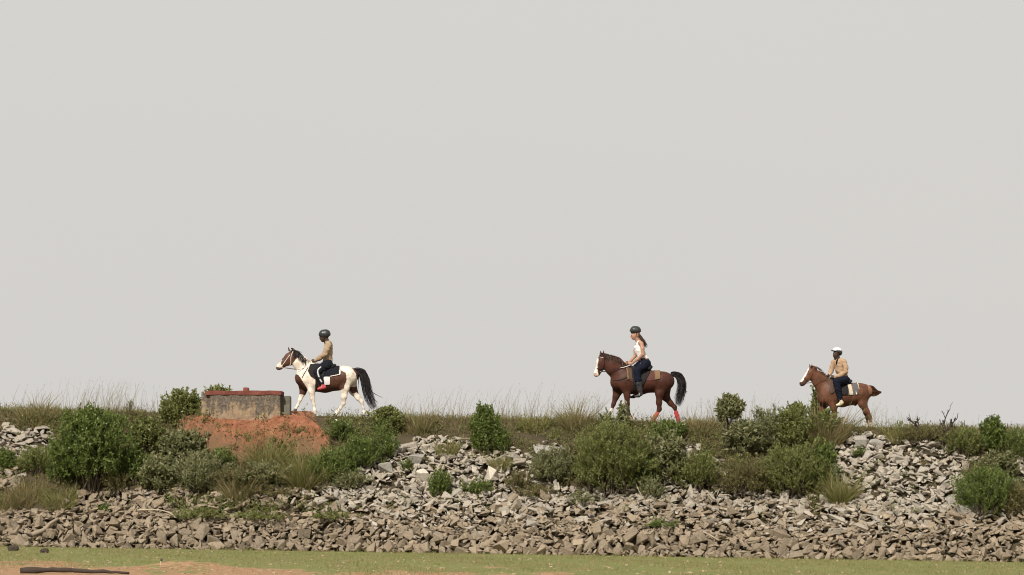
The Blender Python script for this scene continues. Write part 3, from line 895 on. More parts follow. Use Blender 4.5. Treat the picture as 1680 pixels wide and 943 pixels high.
bend = rng.normal(0, .16, (m, 3)) * [1, 1, 0] + [.08, 0, -.05]
V, F = blades(P, D, L, rng.uniform(.006, .010, m), bend, 4)
VV, FF, off = [V], [F], len(V)
for s in range(5):                                  # seed heads: little ears along the top
    u = .72 + .065 * s
    c = P + D * (L * u)[:, None] + bend * (L * u * u)[:, None]
    pick = rng.random(m) < .55
    k2 = pick.sum()
    V2, F2 = leaf_quads(c[pick], norm(D[pick] + rng.normal(0, .5, (k2, 3))), rng.normal(size=(k2, 3)), rng.uniform(.03, .06, k2), rng.uniform(.005, .010, k2))
    VV.append(V2); FF.append(F2 + off); off += len(V2)
o = mk("grass_stalks", np.vstack(VV), np.vstack(FF), M_GRASS_DRY); tag(o, "tall thin dry seeding stalks along the crest against the sky", "grass", kind="stuff")
# undergrowth on the vegetated slope
n = 90000
x = rng.uniform(-24, 24, n); tt = rng.uniform(.9, 4.7, n)
Y = yt(x) + tt; z = Hs(x, Y); pu, pv = project(x, Y, z)
wob = 8 * snoise(x, Y, 5, 61)
zone, ux = stone_zone(pu + wob, pv + wob)
ok = ~zone & (~inpoly(pu + wob * 1.3, pv + 10 + wob * 1.3, MOUND) | (rng.random(n) < .05)) & (snoise(x, Y, 3.1, 62) + rng.normal(0, .35, n) > -.35)
ok |= zone & (rng.random(n) < .012) & (pv < 850)
P = np.stack([x, Y, z - .02], 1)[ok]; m = len(P)
L = rng.uniform(.08, .28, m)
D = norm(rng.normal(0, .4, (m, 3)) + np.array([0, -.25, 1]))
h2 = rng.random(m) < .5
V, F = blades(P[h2], D[h2], L[h2], rng.uniform(.009, .018, h2.sum()), rng.normal(0, .35, (h2.sum(), 3)), 3)
straw = np.tile(rng.random(h2.sum()) < .35, 3)
o = mk("straw", V, F[straw], M_GRASS_DRY); tag(o, "dry straw grass standing between the shrubs on the slope", "grass", kind="stuff")
o = mk("slope_grass", V, F[~straw], M_GRASS_TUFT); tag(o, "rough green and brown grass growing between the shrubs on the slope", "grass", kind="stuff")
q = ~h2; k2 = q.sum()
Pl = np.repeat(P[q], 2, 0) + rng.normal(0, .05, (k2 * 2, 3)); Pl[:, 2] += rng.uniform(0, .16, k2 * 2)
V, F = leaf_quads(Pl, norm(rng.normal(size=(k2 * 2, 3)) + [0, -.2, .5]), norm(rng.normal(0, .5, (k2 * 2, 3)) + [0, -.3, 1]), rng.uniform(.035, .085, k2 * 2), rng.uniform(.015, .035, k2 * 2))
o = mk("weeds", V, F, M_LEAF['olive']); tag(o, "small leafy weeds covering the soil between the shrubs", "weeds", kind="stuff")
# low scrub that runs together between the shrubs
n = 30000
x = rng.uniform(-24, 24, n); tt = rng.uniform(1.0, 4.5, n)
Y = yt(x) + tt; z = Hs(x, Y); pu, pv = project(x, Y, z)
wob = 9 * snoise(x, Y, 4, 63)
zone, ux = stone_zone(pu + wob, pv + wob)
mnd = inpoly(pu + wob * 1.5, pv + 11 + wob * 1.5, MOUND) & (rng.random(n) > .03)
green = inpoly(ux + wob, pv + wob, GREEN_OVER)
pk = .26 + .30 * snoise(x, Y, 1.4, 64)
ok = (~zone & ~mnd & (rng.random(n) < pk)) | (green & (rng.random(n) < .40)) | (zone & (rng.random(n) < .012))
ok &= (pu > -500) & (pu < 2200)
x, Y, z, pv = x[ok], Y[ok], z[ok], pv[ok]; m = len(x)
hh = rng.uniform(.08, .34, m) * (.75 + .6 * snoise(x, Y, 1.8, 65)); hh = np.clip(hh, .06, .5)
hh *= np.where(inpoly(project(x, Y, z)[0], pv, GREEN_OVER), .55, 1)
kind_ = (snoise(x, Y, 1.1, 66) + rng.normal(0, .25, m)) > 0
K = 15
dirs = norm(rng.normal(0, .5, (m, 3)) + [0, -.15, .8])
u = rng.random((m, K))
P = np.stack([x, Y, z], 1)[:, None] + dirs[:, None] * (u * hh[:, None])[..., None] + rng.normal(0, .05, (m, K, 3))
D = norm(dirs[:, None] * .6 + rng.normal(0, .6, (m, K, 3)))
N = norm(rng.normal(0, .6, (m, K, 3)) + [0, -.3, 1])
L = rng.uniform(.05, .11, (m, K)); Wd = L * rng.uniform(.28, .5, (m, K))
for nm, sel, mt, lb in (("green_undergrowth", kind_, M_LEAF['light'], "green leafy undergrowth running together between the shrubs"), ("brown_undergrowth", ~kind_, M_LEAF['olive'], "olive brown undergrowth running together between the shrubs")):
    V, F = leaf_quads(P[sel].reshape(-1, 3), D[sel].reshape(-1, 3), N[sel].reshape(-1, 3), L[sel].ravel(), Wd[sel].ravel())
    o = mk(nm, V, F, mt); tag(o, lb, "undergrowth", kind="stuff")
# short turf at the foot
n = 120000
x = rng.uniform(-17, 17, n); Y = rng.uniform(61, 88.5, n)
ok = (Y < yt(x) - .05)
ybare = 64.6 - .28 * x + 8 * snoise(x, Y * .3, .8, 71) + 4 * snoise(x, Y * .4, 2.5, 72)
ok &= (Y > ybare + rng.normal(0, 1.2, n)) | (rng.random(n) < .14)
ok &= (snoise(x, Y * .35, 1.8, 73) + .6 * snoise(x, Y * .4, 5, 75) + rng.normal(0, .25, n)) > -.25
x, Y = x[ok], Y[ok]; m = len(x)
P = np.stack([x, Y, H(x, Y) - .005], 1)
near = np.clip((Y - (yt(x) - 2.5)) / 2.5, 0, 1)
L = rng.uniform(.02, .06, m) * (1 + .8 * np.clip(snoise(x, Y, 4, 76), 0, 1)) * (1 + .9 * near * (snoise(x, Y, 2.5, 74) > .0))
V, F = blades(P, norm(rng.normal(0, .4, (m, 3)) + [0, 0, 1]), L, rng.uniform(.007, .014, m), rng.normal(0, .3, (m, 3)), 2)
o = mk("turf_grass", V, F, M_GRASS_GREEN); tag(o, "short yellow green turf in front of the stone bank", "grass", kind="stuff")

# pebbles and crumbs on the bare soil
n = 2600
x = rng.uniform(-13, 13, n); Y = 61 + 26 * rng.random(n) ** 1.3
ok = Y < yt(x) - .15
x, Y = x[ok], Y[ok]
VV, FF, off = [], [], 0
for a, b, c_ in zip(x, Y, H(x, Y)):
    V, F = ROCKS[int(rng.integers(len(ROCKS)))]
    V = V @ np.array(Euler((0, 0, rng.uniform(0, 6.28))).to_matrix()).T * (.03 + .09 * rng.random() ** 4)
    VV.append(V + [a, b, c_]); FF.append(F + off); off += len(V)
o = mk("pebbles", np.vstack(VV), np.vstack(FF), simple("pebble", (.36, .27, .19), .95, .35, 3, .1)); tag(o, "pebbles and crumbs of soil scattered over turf and bare ground", "pebbles", kind="stuff")

# ------------------------------------------------------------------ sticks, log, clods
def stick(pts_px, r0, r1, mat, label, lift=.10, name="stick"):
    pts = []
    for (a, b) in pts_px:
        p = hit(a, b); pts.append(p + np.array([0, -.12, lift]))
    pts = np.array(pts)
    pts[:, 1] = pts[:, 1].mean() * .7 + pts[:, 1] * .3
    pts = np.array([at(a, b, y) for (a, b), y in zip(pts_px, pts[:, 1] - .10)])
    org = pts.mean(0)
    S = spline(pts, 5)
    o = tube_obj(name, S - org, np.linspace(r0, r1, len(S)), mat, None, 7); o.location = org
    tag(o, label, "stick", "dry sticks on the stones")
stick([(226, 836), (250, 835), (272, 838), (291, 848)], .022, .012, M_DRYWOOD, "long bent pale stick lying across the brown stones")
stick([(52, 876), (72, 868), (82, 858), (95, 850)], .07, .04, M_STONE_BROWN and simple("driftwood", (.25, .20, .15), .9, .3, 9), "thick grey driftwood branch wedged in the brown stones")
stick([(1043, 792), (1050, 808), (1058, 826)], .014, .010, M_DRYWOOD, "pale straight stick under the large centre shrub")
stick([(1149, 869), (1165, 877), (1180, 886)], .020, .014, M_DRYWOOD, "pale stick lying on the brown stones below the thicket")
stick([(1190, 776), (1183, 794), (1176, 812)], .016, .012, M_DRYWOOD, "leaning pale stick above the loose stones left of the thicket")
stick([(1160, 804), (1168, 815), (1172, 818)], .014, .010, M_DRYWOOD, "short pale stick on the loose stones beside the leaning stick")
stick([(1178, 812), (1188, 811), (1197, 810)], .016, .012, M_DRYWOOD, "short level pale stick under the leaning stick")
stick([(730, 762), (742, 768), (754, 772)], .016, .010, M_DRYWOOD, "pale stick between boulders on the middle stone heap")
stick([(748, 719), (762, 718), (775, 719)], .014, .012, M_DRYWOOD, "level pale stick at the top of the middle stone heap")
stick([(697, 803), (706, 812), (712, 818)], .015, .010, M_DRYWOOD, "dark tipped stick left of the small dense bush")
stick([(300, 845), (307, 855), (312, 866)], .02, .012, M_BARK, "brown forked stick right of the long bent stick")
# log and stalk at the bottom left
p0, p1 = hit(58, 943), hit(232, 943)
p0[1] -= 1.9; p1[1] -= 1.9
S = spline([p0 + [0, 0, .05], p0 * .65 + p1 * .35 + [0, .05, .07], p0 * .35 + p1 * .65 + [0, 0, .055], p1 + [0, 0, .03]], 6)
org = S.mean(0)
rad = np.linspace(.06, .022, len(S)) * (1 + .12 * np.sin(np.arange(len(S)) * 1.1) + rng.normal(0, .06, len(S)))
S = S + rng.normal(0, .004, S.shape)
lg = tube_obj("log", S - org, rad, M_DARKWOOD, None, 9); lg.location = org
tag(lg, "dark weathered log lying on bare soil at the bottom left", "log")
p = hit(262, 944)
st = empty("weed_stalk", p); tag(st, "single thin upright stalk with a small head near the dark log", "weed stalk")
k = p[1] / FPX
tube_obj("stem", [(0, 0, 0), (.01, 0, 10 * k), (.02, 0, 20 * k)], .008, M_DRYWOOD, st, 5)
tube_obj("seed_head", [(.02, 0, 19 * k), (.03, 0, 21 * k), (.04, 0, 23 * k)], [.012, .03, .012], M_BARK, st, 6)
for (px, py, s, l) in [(21, 903, .14, "larger dark dry clod on the grass at the left edge"), (73, 906, .11, "smaller dark dry clod on the grass right of the larger one")]:
    p = hit(px, py)
    bm = bmesh.new(); bmesh.ops.create_icosphere(bm, subdivisions=3, radius=s)
    for v in bm.verts:
        n1 = float(snoise(v.co.x * 9 + px, v.co.y * 9 + v.co.z * 7, 3, 81)) * .3 + random.uniform(-.12, .12)
        v.co = v.co * (1 + n1); v.co.z *= .7
    o = mkb("clod", bm, M_DARKWOOD); o.location = p + [0, 0, .04]; tag(o, l, "clod", "dark clods on the grass")
p = hit(553, 698)
bm = bmesh.new(); box_bm(bm, -.05, .05, -.04, .04, 0, .035, .012)
o = mkb("paper_scrap", bm, simple("white_scrap", (.75, .74, .70))); o.location = p + [0, -.15, .14]; tag(o, "small white scrap caught in the grass below the pinto horse", "scrap")

#@@FIGURES@@
# ------------------------------------------------------------------ implicit bodies: smooth unions of tapered elliptic limbs, meshed by surface nets
class Sdf:
    def __init__(s, lo, hi, h):
        s.lo = np.array(lo, float); s.h = h
        s.n = np.ceil((np.array(hi) - lo) / h).astype(int) + 1
        s.F = np.full(s.n, 9.0, np.float32)
    def limb(s, a, b, ra, rb, la, lb, k=.02, lat=None):
        """segment a-b; r = radius in the side view plane, l = radius across it"""
        a = np.array(a, float); b = np.array(b, float)
        lat = np.array([0, 1.0, 0]) if lat is None else norm(np.array(lat, float))
        R = max(ra, rb, la, lb) + max(k * 2, .05)
        i0 = np.maximum(np.floor((np.minimum(a, b) - R - s.lo) / s.h).astype(int), 0)
        i1 = np.minimum(np.ceil((np.maximum(a, b) + R - s.lo) / s.h).astype(int) + 1, s.n)
        if np.any(i1 <= i0): return
        ax = [s.lo[j] + np.arange(i0[j], i1[j]) * s.h for j in range(3)]
        X, Y, Z = np.meshgrid(*ax, indexing='ij')
        d = b - a; dd = d @ d + 1e-12
        t = np.clip(((X - a[0]) * d[0] + (Y - a[1]) * d[1] + (Z - a[2]) * d[2]) / dd, 0, 1)
        ux = X - a[0] - t * d[0]; uy = Y - a[1] - t * d[1]; uz = Z - a[2] - t * d[2]
        dl = ux * lat[0] + uy * lat[1] + uz * lat[2]
        e2 = np.maximum(ux * ux + uy * uy + uz * uz - dl * dl, 0)
        ri = ra + (rb - ra) * t; rl = la + (lb - la) * t
        f = (np.sqrt(e2 / (ri * ri) + dl * dl / (rl * rl)) - 1) * np.minimum(ri, rl)
        sl = tuple(slice(i0[j], i1[j]) for j in range(3))
        g = s.F[sl]
        hh = np.clip(.5 + .5 * (g - f) / k, 0, 1)
        s.F[sl] = np.where(g > 5, f, g * (1 - hh) + f * hh - k * hh * (1 - hh))
    def chain(s, pts, k=.02, lat=None):
        for p, q in zip(pts[:-1], pts[1:]):
            s.limb(p[0], q[0], p[1], q[1], p[2], q[2], k, lat)
    def cut(s, n, d):
        """remove the half space n.p > d"""
        n = norm(np.array(n, float))
        ax = [s.lo[j] + np.arange(s.n[j]) * s.h for j in range(3)]
        pl = ax[0][:, None, None] * n[0] + ax[1][None, :, None] * n[1] + ax[2][None, None, :] * n[2] - d
        s.F = np.maximum(s.F, pl).astype(np.float32)
    def wrinkle(s, amp, freq, seed=0):
        ax = [s.lo[j] + np.arange(s.n[j]) * s.h for j in range(3)]
        r = np.random.default_rng(seed)
        w = 0
        for i in range(5):
            q = norm(r.normal(size=3)) * freq * r.uniform(.7, 1.8)
            w = w + np.sin(ax[0][:, None, None] * q[0] + ax[1][None, :, None] * q[1] + ax[2][None, None, :] * q[2] + r.uniform(0, 6))
        s.F = (s.F + amp * .5 * w).astype(np.float32)
    def at(s, P):
        g = (np.asarray(P, float) - s.lo) / s.h
        i = np.clip(np.floor(g).astype(int), 0, s.n - 2); f = np.clip(g - i, 0, 1)
        out = 0
        for a in (0, 1):
            for b in (0, 1):
                for c in (0, 1):
                    w = np.abs(1 - a - f[..., 0]) * np.abs(1 - b - f[..., 1]) * np.abs(1 - c - f[..., 2])
                    out = out + w * s.F[i[..., 0] + a, i[..., 1] + b, i[..., 2] + c]
        return out
    def mesh(s):
        F = np.pad(s.F, 1, constant_values=9.0)
        ins = F < 0
        c = np.zeros(np.array(F.shape) - 1, int)
        N = c.shape
        cs = [(a, b, d) for a in (0, 1) for b in (0, 1) for d in (0, 1)]
        sl = lambda A, o: A[o[0]:o[0] + N[0], o[1]:o[1] + N[1], o[2]:o[2] + N[2]]
        for o in cs: c += sl(ins, o)
        act = (c > 0) & (c < 8)
        idx = np.argwhere(act)
        ids = np.full(N, -1, np.int32); ids[act] = np.arange(len(idx))
        val = {o: F[idx[:, 0] + o[0], idx[:, 1] + o[1], idx[:, 2] + o[2]] for o in cs}
        acc = np.zeros((len(idx), 3)); cnt = np.zeros(len(idx))
        for o in cs:
            for ax in range(3):
                if o[ax]: continue
                q = list(o); q[ax] = 1; q = tuple(q)
                m = (val[o] < 0) != (val[q] < 0)
                t = val[o] / np.where(val[o] == val[q], 1, val[o] - val[q])
                pt = np.array(o, float)[None].repeat(len(idx), 0); pt[:, ax] += t
                acc[m] += pt[m]; cnt[m] += 1
        V = (idx + acc / cnt[:, None] - 1) * s.h + s.lo
        faces = []
        for ax in range(3):
            a1, a2 = (ax + 1) % 3, (ax + 2) % 3
            lo_ = [slice(None)] * 3; hi_ = [slice(None)] * 3
            lo_[ax] = slice(0, -1); hi_[ax] = slice(1, None)
            e = ins[tuple(lo_)] != ins[tuple(hi_)]
            E = np.argwhere(e)
            E = E[(E[:, a1] > 0) & (E[:, a2] > 0) & (E[:, a1] < F.shape[a1] - 1) & (E[:, a2] < F.shape[a2] - 1)]
            if not len(E): continue
            st = ins[E[:, 0], E[:, 1], E[:, 2]]
            def cid(d1, d2):
                q = E.copy(); q[:, a1] -= d1; q[:, a2] -= d2
                return ids[q[:, 0], q[:, 1], q[:, 2]]
            Q = np.stack([cid(1, 1), cid(0, 1), cid(0, 0), cid(1, 0)], 1)
            Q[~st] = Q[~st][:, ::-1]
            faces.append(Q)
        Fq = np.concatenate(faces)
        return V, Fq[(Fq >= 0).all(1)]

# ------------------------------------------------------------------ figure frame: photograph crop pixels -> local metres
YH = 92.2
class Frame:
    """origin (ox,oy) and zoom s of a crop; root at crop px (rx,ry); yaw turns the head end toward the camera"""
    def __init__(s, ox, oy, zoom, rx, ry, yaw):
        s.ox, s.oy, s.z = ox, oy, zoom
        px, py = ox + rx / zoom, oy + ry / zoom
        s.root = at(px, py, YH)
        s.rx, s.ry = rx, ry
        s.k = YH / FPX / zoom
        s.yaw = math.radians(yaw)
    def __call__(s, cx, cy, l=0.0):
        """l > 0 = toward the camera"""
        X = (cx - s.rx) * s.k
        a = (X - l * math.sin(s.yaw)) / math.cos(s.yaw)
        return np.array([a, -l, -(cy - s.ry) * s.k])
    def inv(s, V):
        """local points -> crop px as seen from the side"""
        X = V[:, 0] * math.cos(s.yaw) - V[:, 1] * math.sin(s.yaw)
        return X / s.k + s.rx, -V[:, 2] / s.k + s.ry
    def ch(s, pts, inflate=0.0):
        return [(s(p[0], p[1], p[2]), p[3] * s.k + inflate, p[4] + inflate) for p in pts]
    def place(s, e):
        e.location = s.root; e.rotation_euler = (0, 0, s.yaw)

def coat_mat(name, rough=.55):
    t = NT(name)
    a = t.n("ShaderNodeVertexColor"); a.layer_name = "coat"
    nz = t.noise(6, 6, .7); nz2 = t.noise(80, 4, .7, stretch=(1, 1, .4))
    c = t.mix(t.ramp(nz, [(.36, 0), (.64, 1)]), t.mix(1.0, a.outputs[0], (.60, .57, .54), 'MULTIPLY'), t.mix(1.0, a.outputs[0], (1.22, 1.16, 1.10), 'MULTIPLY'))  # random coat tone, contrast raised to paint in highlights and muscle shading
    c = t.mix(t.ramp(nz2, [(.5, 0), (.8, .15)]), c, t.mix(.15, c, (.5, .36, .25)))
    t.bump(nz2, .12, .006)
    t.fin(c, rough, .2)
    t.b.inputs["Sheen Weight"].default_value = .02
    return t.m
M_COAT = coat_mat("horse_coat", .55)
M_HAIR_BLACK = simple("black_hair", (.018, .015, .016), .5, .4, 60)
M_HAIR_BROWN = simple("dark_brown_hair", (.045, .024, .017), .5, .4, 60)
M_HAIR_RED = simple("red_brown_hair", (.10, .045, .025), .5, .4, 60)
M_HAIR_PALE = simple("cream_hair", (.38, .32, .25), .6, .3, 60)
M_HOOF = simple("hoof", (.06, .05, .045), .6, .3, 20)
M_EYE = simple("eye", (.01, .008, .007), .15, .1, 10, .6, 0)
M_LEATHER = simple("dark_leather", (.012, .010, .010), .8, .4, 20)
M_LEATHER_BR = simple("brown_leather", (.075, .042, .026), .55, .4, 20)
M_STRAP_WHITE = simple("white_strap", (.62, .56, .50), .7, .15, 20)
M_TAN_CLOTH = simple("tan_cloth", (.17, .105, .055), .85, .25, 30)
M_BLACK_CLOTH = simple("black_cloth", (.012, .013, .018), .9, .3, 25, .1)
M_NAVY = simple("navy_denim", (.009, .011, .020), .9, .35, 22, .08)
M_WHITE_CLOTH = simple("white_cloth", (.74, .70, .68), .85, .08, 25)
M_STEEL = simple("steel", (.35, .34, .33), .35, .15, 20, .6)
M_RED_WRAP = simple("red_bandage", (.36, .035, .045), .85, .25, 25)
M_ORANGE_WRAP = simple("orange_red_bandage", (.33, .075, .04), .85, .3, 25)
M_MAROON = simple("brown_pad_cloth", (.085, .035, .027), .9, .3, 16)
M_GREY_CLOTH = simple("grey_pad_cloth", (.10, .095, .09), .9, .3, 16)
M_CREAM = simple("cream_cloth", (.50, .42, .31), .85, .15, 20)
M_KHAKI = simple("khaki_shirt", (.33, .24, .16), .92, .25, 14, .1)
M_TAN_SHIRT = simple("tan_shirt", (.36, .245, .155), .92, .35, 16, .1)
M_SKIN_DARK = simple("dark_skin", (.06, .034, .024), .5, .15, 20)
M_SKIN_MID = simple("warm_skin", (.36, .20, .135), .5, .1, 20)
M_HELMET = simple("black_helmet", (.022, .025, .027), .35, .2, 20, .5, 0)
M_HELMET_GREEN = simple("dark_green_helmet", (.018, .023, .020), .45, .2, 20, .5, 0)
M_HELMET_WHITE = simple("white_helmet", (.78, .77, .75), .35, .05, 20, .5, 0)
M_BOOT = simple("boot_leather", (.028, .027, .028), .5, .3, 20)
M_SHOE_RW = simple("red_shoe", (.42, .06, .065), .6, .2, 20)
M_SHOE_PALE = simple("pale_shoe", (.55, .50, .34), .7, .15, 20)
M_SILVER_STRIPE = simple("pale_stripe", (.50, .51, .52), .6, .1, 20)

def hair_strands(paths, w0, mat, name, parent, seg=7):
    """paths: list of control point arrays -> tapered flat strands"""
    VV, FF, off = [], [], 0
    for c in paths:
        S = spline(c, max(2, seg // (len(c) - 1)))
        m = len(S)
        T = norm(np.gradient(S, axis=0)); side = norm(np.cross(T, rng.normal(size=3)))
        w = w0 * rng.uniform(.5, 1.2) * (1 - .85 * np.linspace(0, 1, m) ** 2)
        V = np.empty((m * 2, 3)); V[0::2] = S + side * w[:, None] * .5; V[1::2] = S - side * w[:, None] * .5
        i = np.arange(m - 1) * 2
        VV.append(V); FF.append(np.stack([i, i + 1, i + 3, i + 2], 1) + off); off += len(V)
    return mk(name, np.vstack(VV), np.vstack(FF), mat, parent, True)

class Horse:
    def __init__(s, fr, name, label, spec):
        s.fr = fr
        s.e = empty("horse", (0, 0, 0)); fr.place(s.e); tag(s.e, label, "horse", "horses walking along the crest")
        allp = [p for c in spec['body'] for p in c]
        P = np.array([fr(p[0], p[1], p[2]) for p in allp]); R = np.array([max(p[3] * fr.k, p[4]) for p in allp])
        lo = (P - R[:, None]).min(0) - .06; hi = (P + R[:, None]).max(0) + .06
        s.sdf = Sdf(lo, hi, .0135)
        for c, k in zip(spec['body'], spec['k']):
            if len(c) > 4 and abs(c[-1][2]) > .1 and c[-1][1] > c[0][1] + 150:      # a leg: lean below the elbow or stifle
                c = [c[0]] + [(p[0], p[1], p[2], p[3] * (.78 if q_ == 0 else .84), p[4] * (.84 if q_ == 0 else .88)) for q_, p in enumerate(c[1:])]
            s.sdf.chain(fr.ch(c), k)
        # muscle relief along the barrel and quarters
        s.sdf.wrinkle(.006, 11, 3)
        V, F = s.sdf.mesh()
        u, v = fr.inv(V)
        wob = 5 * snoise(V[:, 0], V[:, 2], 24, 91) + 3 * snoise(V[:, 0], V[:, 2], 60, 92)
        colr = np.tile(np.array([*spec['base'], 1.0]), (len(V), 1))
        for poly, cc, side in spec['patches']:
            m = inpoly(u + wob, v + wob * .7, poly)
            if side: m &= (V[:, 1] * side < 0.03)
            colr[m, :3] = cc
        s.body = mk("body", V, F, M_COAT, s.e, True)
        at_ = s.body.data.color_attributes.new("coat", 'FLOAT_COLOR', 'POINT')
        at_.data.foreach_set("color", colr.astype(np.float32).ravel())
        for (a, b, l, w) in spec['hooves']:
            p = fr(a, b, l)
            bm = bmesh.new()
            bmesh.ops.create_cone(bm, cap_ends=True, segments=14, radius1=w * 1.12, radius2=w * .86, depth=w * 1.25)
            for q in bm.verts:
                q.co.y *= .9; q.co.x -= q.co.z * -.35
            bmesh.ops.bevel(bm, geom=[e for e in bm.edges], offset=.004, segments=1, affect='EDGES')
            h = mkb("hoof", bm, M_HOOF, s.e, True); h.location = p + [-.012, 0, 0]
        for sd in (1, -1):
            p = s.side_pt(*spec['eye'], sd, -.012)
            bm = bmesh.new(); bmesh.ops.create_uvsphere(bm, u_segments=10, v_segments=8, radius=.022)
            q = mkb("eye", bm, M_EYE, s.e, True); q.location = p
            p = s.side_pt(*spec['nostril'], sd, -.006)
            bm = bmesh.new(); bmesh.ops.create_uvsphere(bm, u_segments=8, v_segments=6, radius=.014)
            q = mkb("nostril", bm, M_EYE, s.e, True); q.location = p
    def surf(s, x, z, side, off=0.0, lmin=0.0):
        """lateral coordinate of the skin at side-view position, on the camera side (side=1) or the far side"""
        ls = np.arange(.6, lmin, -.004)
        P = np.stack([np.full_like(ls, x), -side * ls, np.full_like(ls, z)], 1)
        f = s.sdf.at(P)
        i = np.nonzero(f < off)[0]
        return ls[i[0]] if len(i) else 0.0
    def side_pt(s, cx, cy, side, off=0.0):
        p = s.fr(cx, cy, 0)
        for _ in range(3):
            l = s.surf(p[0], p[2], side, off)
            p = s.fr(cx, cy, side * l)
        return p
    def path(s, pts, side, off=.006, n=5):
        P = spline([(a, b, 0) for a, b in pts], n)
        return np.array([s.side_pt(a, b, side, off) for a, b, _ in P])
    def drape(s, name, mat, parent, poly, th=.016, off=.012, step=.013, sides=(1, -1), zmin=None, label=None):
        """cloth or leather wrapped over the back: polygon in crop px, seen from the side, on both flanks"""
        poly = np.array(poly, float)
        c = s.fr.ch([(a, b, 0, 1, 1) for a, b in poly])
        Q = np.array([q[0] for q in c])
        x0, x1 = Q[:, 0].min() - .03, Q[:, 0].max() + .03
        xs = np.arange(x0, x1, step)
        th_ = np.radians(np.arange(0, 152, 2.2))
        VV, FF, o_ = [], [], 0
        for sd in sides:
            G = np.zeros((len(xs), len(th_), 3)); ok = np.zeros((len(xs), len(th_)), bool)
            rr = np.arange(.95, .03, -.005)
            for i, x in enumerate(xs):
                zc_ = s.zmid
                d = np.stack([np.zeros_like(th_), -sd * np.sin(th_), np.cos(th_)], 1)
                P = np.array([x, 0, zc_]) + d[:, None] * rr[None, :, None]
                f = s.sdf.at(P) 
                # outside the grid box counts as air
                lo = s.sdf.lo; hi = s.sdf.lo + (s.sdf.n - 1) * s.sdf.h
                f = np.where(((P < lo) | (P > hi)).any(-1), 9, f)
                hit_ = np.argmax(f < off, axis=1)
                G[i] = np.array([x, 0, zc_]) + d * rr[hit_][:, None]
            u, v = s.fr.inv(G.reshape(-1, 3)); 
            ok = inpoly(u, v, poly).reshape(ok.shape)
            nj = len(th_)
            i, j = np.meshgrid(np.arange(len(xs) - 1), np.arange(nj - 1), indexing='ij')
            m = (ok[:-1, :-1].astype(int) + ok[1:, :-1] + ok[1:, 1:] + ok[:-1, 1:]) >= 2
            i, j = i[m], j[m]
            a = i * nj + j
            q = np.stack([a, a + nj, a + nj + 1, a + 1], 1)
            if sd < 0: q = q[:, ::-1]
            VV.append(G.reshape(-1, 3)); FF.append(q + o_); o_ += len(xs) * nj
        V = np.vstack(VV); F = np.vstack(FF)
        used = np.unique(F); re = np.full(len(V), -1); re[used] = np.arange(len(used))
        o = mk(name, V[used], re[F], mat, parent, True)
        bm = bmesh.new(); bm.from_mesh(o.data)
        bmesh.ops.remove_doubles(bm, verts=bm.verts[:], dist=.004)
        for _ in range(3):
            bmesh.ops.smooth_vert(bm, verts=[v for v in bm.verts if v.is_boundary], factor=.5, use_axis_x=True, use_axis_y=True, use_axis_z=True)
        bm.to_mesh(o.data); bm.free()
        md = o.modifiers.new("thick", 'SOLIDIFY'); md.thickness = th; md.offset = -1 if False else 1
        if label: o['label'] = label
        return o
    def strap(s, name, mat, parent, pts, side, rad=.009, off=.006):
        return tube_obj(name, s.path(pts, side, off), rad, mat, parent, 6)
    def tail(s, ctrl, widths, n, mat, w=.012, flare=1.0, wisps=()):
        paths = []
        ctrl = np.array([s.fr(a, b, 0) for a, b in ctrl])
        K = len(ctrl)
        for i in range(n):
            q = np.clip(rng.normal(0, .42), -.75, .75); y = np.clip(rng.normal(0, .42), -.8, .8)
            m = K if rng.random() < .55 else int(rng.integers(max(3, K - 2), K + 1))
            T = norm(np.gradient(ctrl, axis=0))
            nrm = np.stack([-T[:, 2], T[:, 1] * 0, T[:, 0]], 1)
            c = ctrl + nrm * (q * np.array(widths))[:, None] + np.array([0, 1, 0]) * (y * np.array(widths) * .55)[:, None]
            c = c + rng.normal(0, .008, c.shape) * np.linspace(0, 1, K)[:, None] * flare * 2
            paths.append(c[:m])
        for wp in wisps:
            for _ in range(5):
                paths.append(np.array([s.fr(a, b, 0) for a, b in wp]) + rng.normal(0, .012, (len(wp), 3)) * np.linspace(.3, 1, len(wp))[:, None])
        return hair_strands(paths, w, mat, "tail", s.e, 9)
    def mane(s, crest, drop, n, mat, w=.014, side=1, name="mane", vary=.5):
        """crest: crop px along the top of the neck; drop: crop px vector of the hanging hair"""
        C = spline([(a, b, 0) for a, b in crest], 10)
        paths = []
        for i in range(n):
            t = rng.random() * (len(C) - 1.001); j = int(t); f = t - j
            a, b, _ = C[j] * (1 - f) + C[j + 1] * f
            dl = rng.uniform(1 - vary, 1.15)
            sd = side if rng.random() < .8 else -side
            base = s.fr(a, b + 3, 0)
            p1 = np.array([a, b]) + np.array(drop) * .12 * dl + rng.normal(0, 3, 2)
            p2 = np.array([a, b]) + np.array(drop) * .55 * dl + rng.normal(0, 5, 2)
            p3 = np.array([a, b]) + np.array(drop) * dl + rng.normal(0, 7, 2)
            pts = [base + rng.normal(0, .006, 3) + [0, 0, .012]]
            pts.append(s.side_pt(p1[0], p1[1], sd, .012)); pts.append(s.side_pt(p2[0], p2[1], sd, .016)); pts.append(s.side_pt(p3[0], p3[1], sd, .012))
            if any(abs(q[1]) < 1e-4 for q in pts[1:]): 
                pts = [base, base + [.01 * rng.normal(), 0, .03], base + [.03 + .03 * rng.random(), .02 * rng.normal(), .02 - .02 * rng.random()], base + [.08, .02 * rng.normal(), -.02]]
            paths.append(np.array(pts))
        return hair_strands(paths, w, mat, name, s.e, 9)

def leg(*pts): return list(pts)

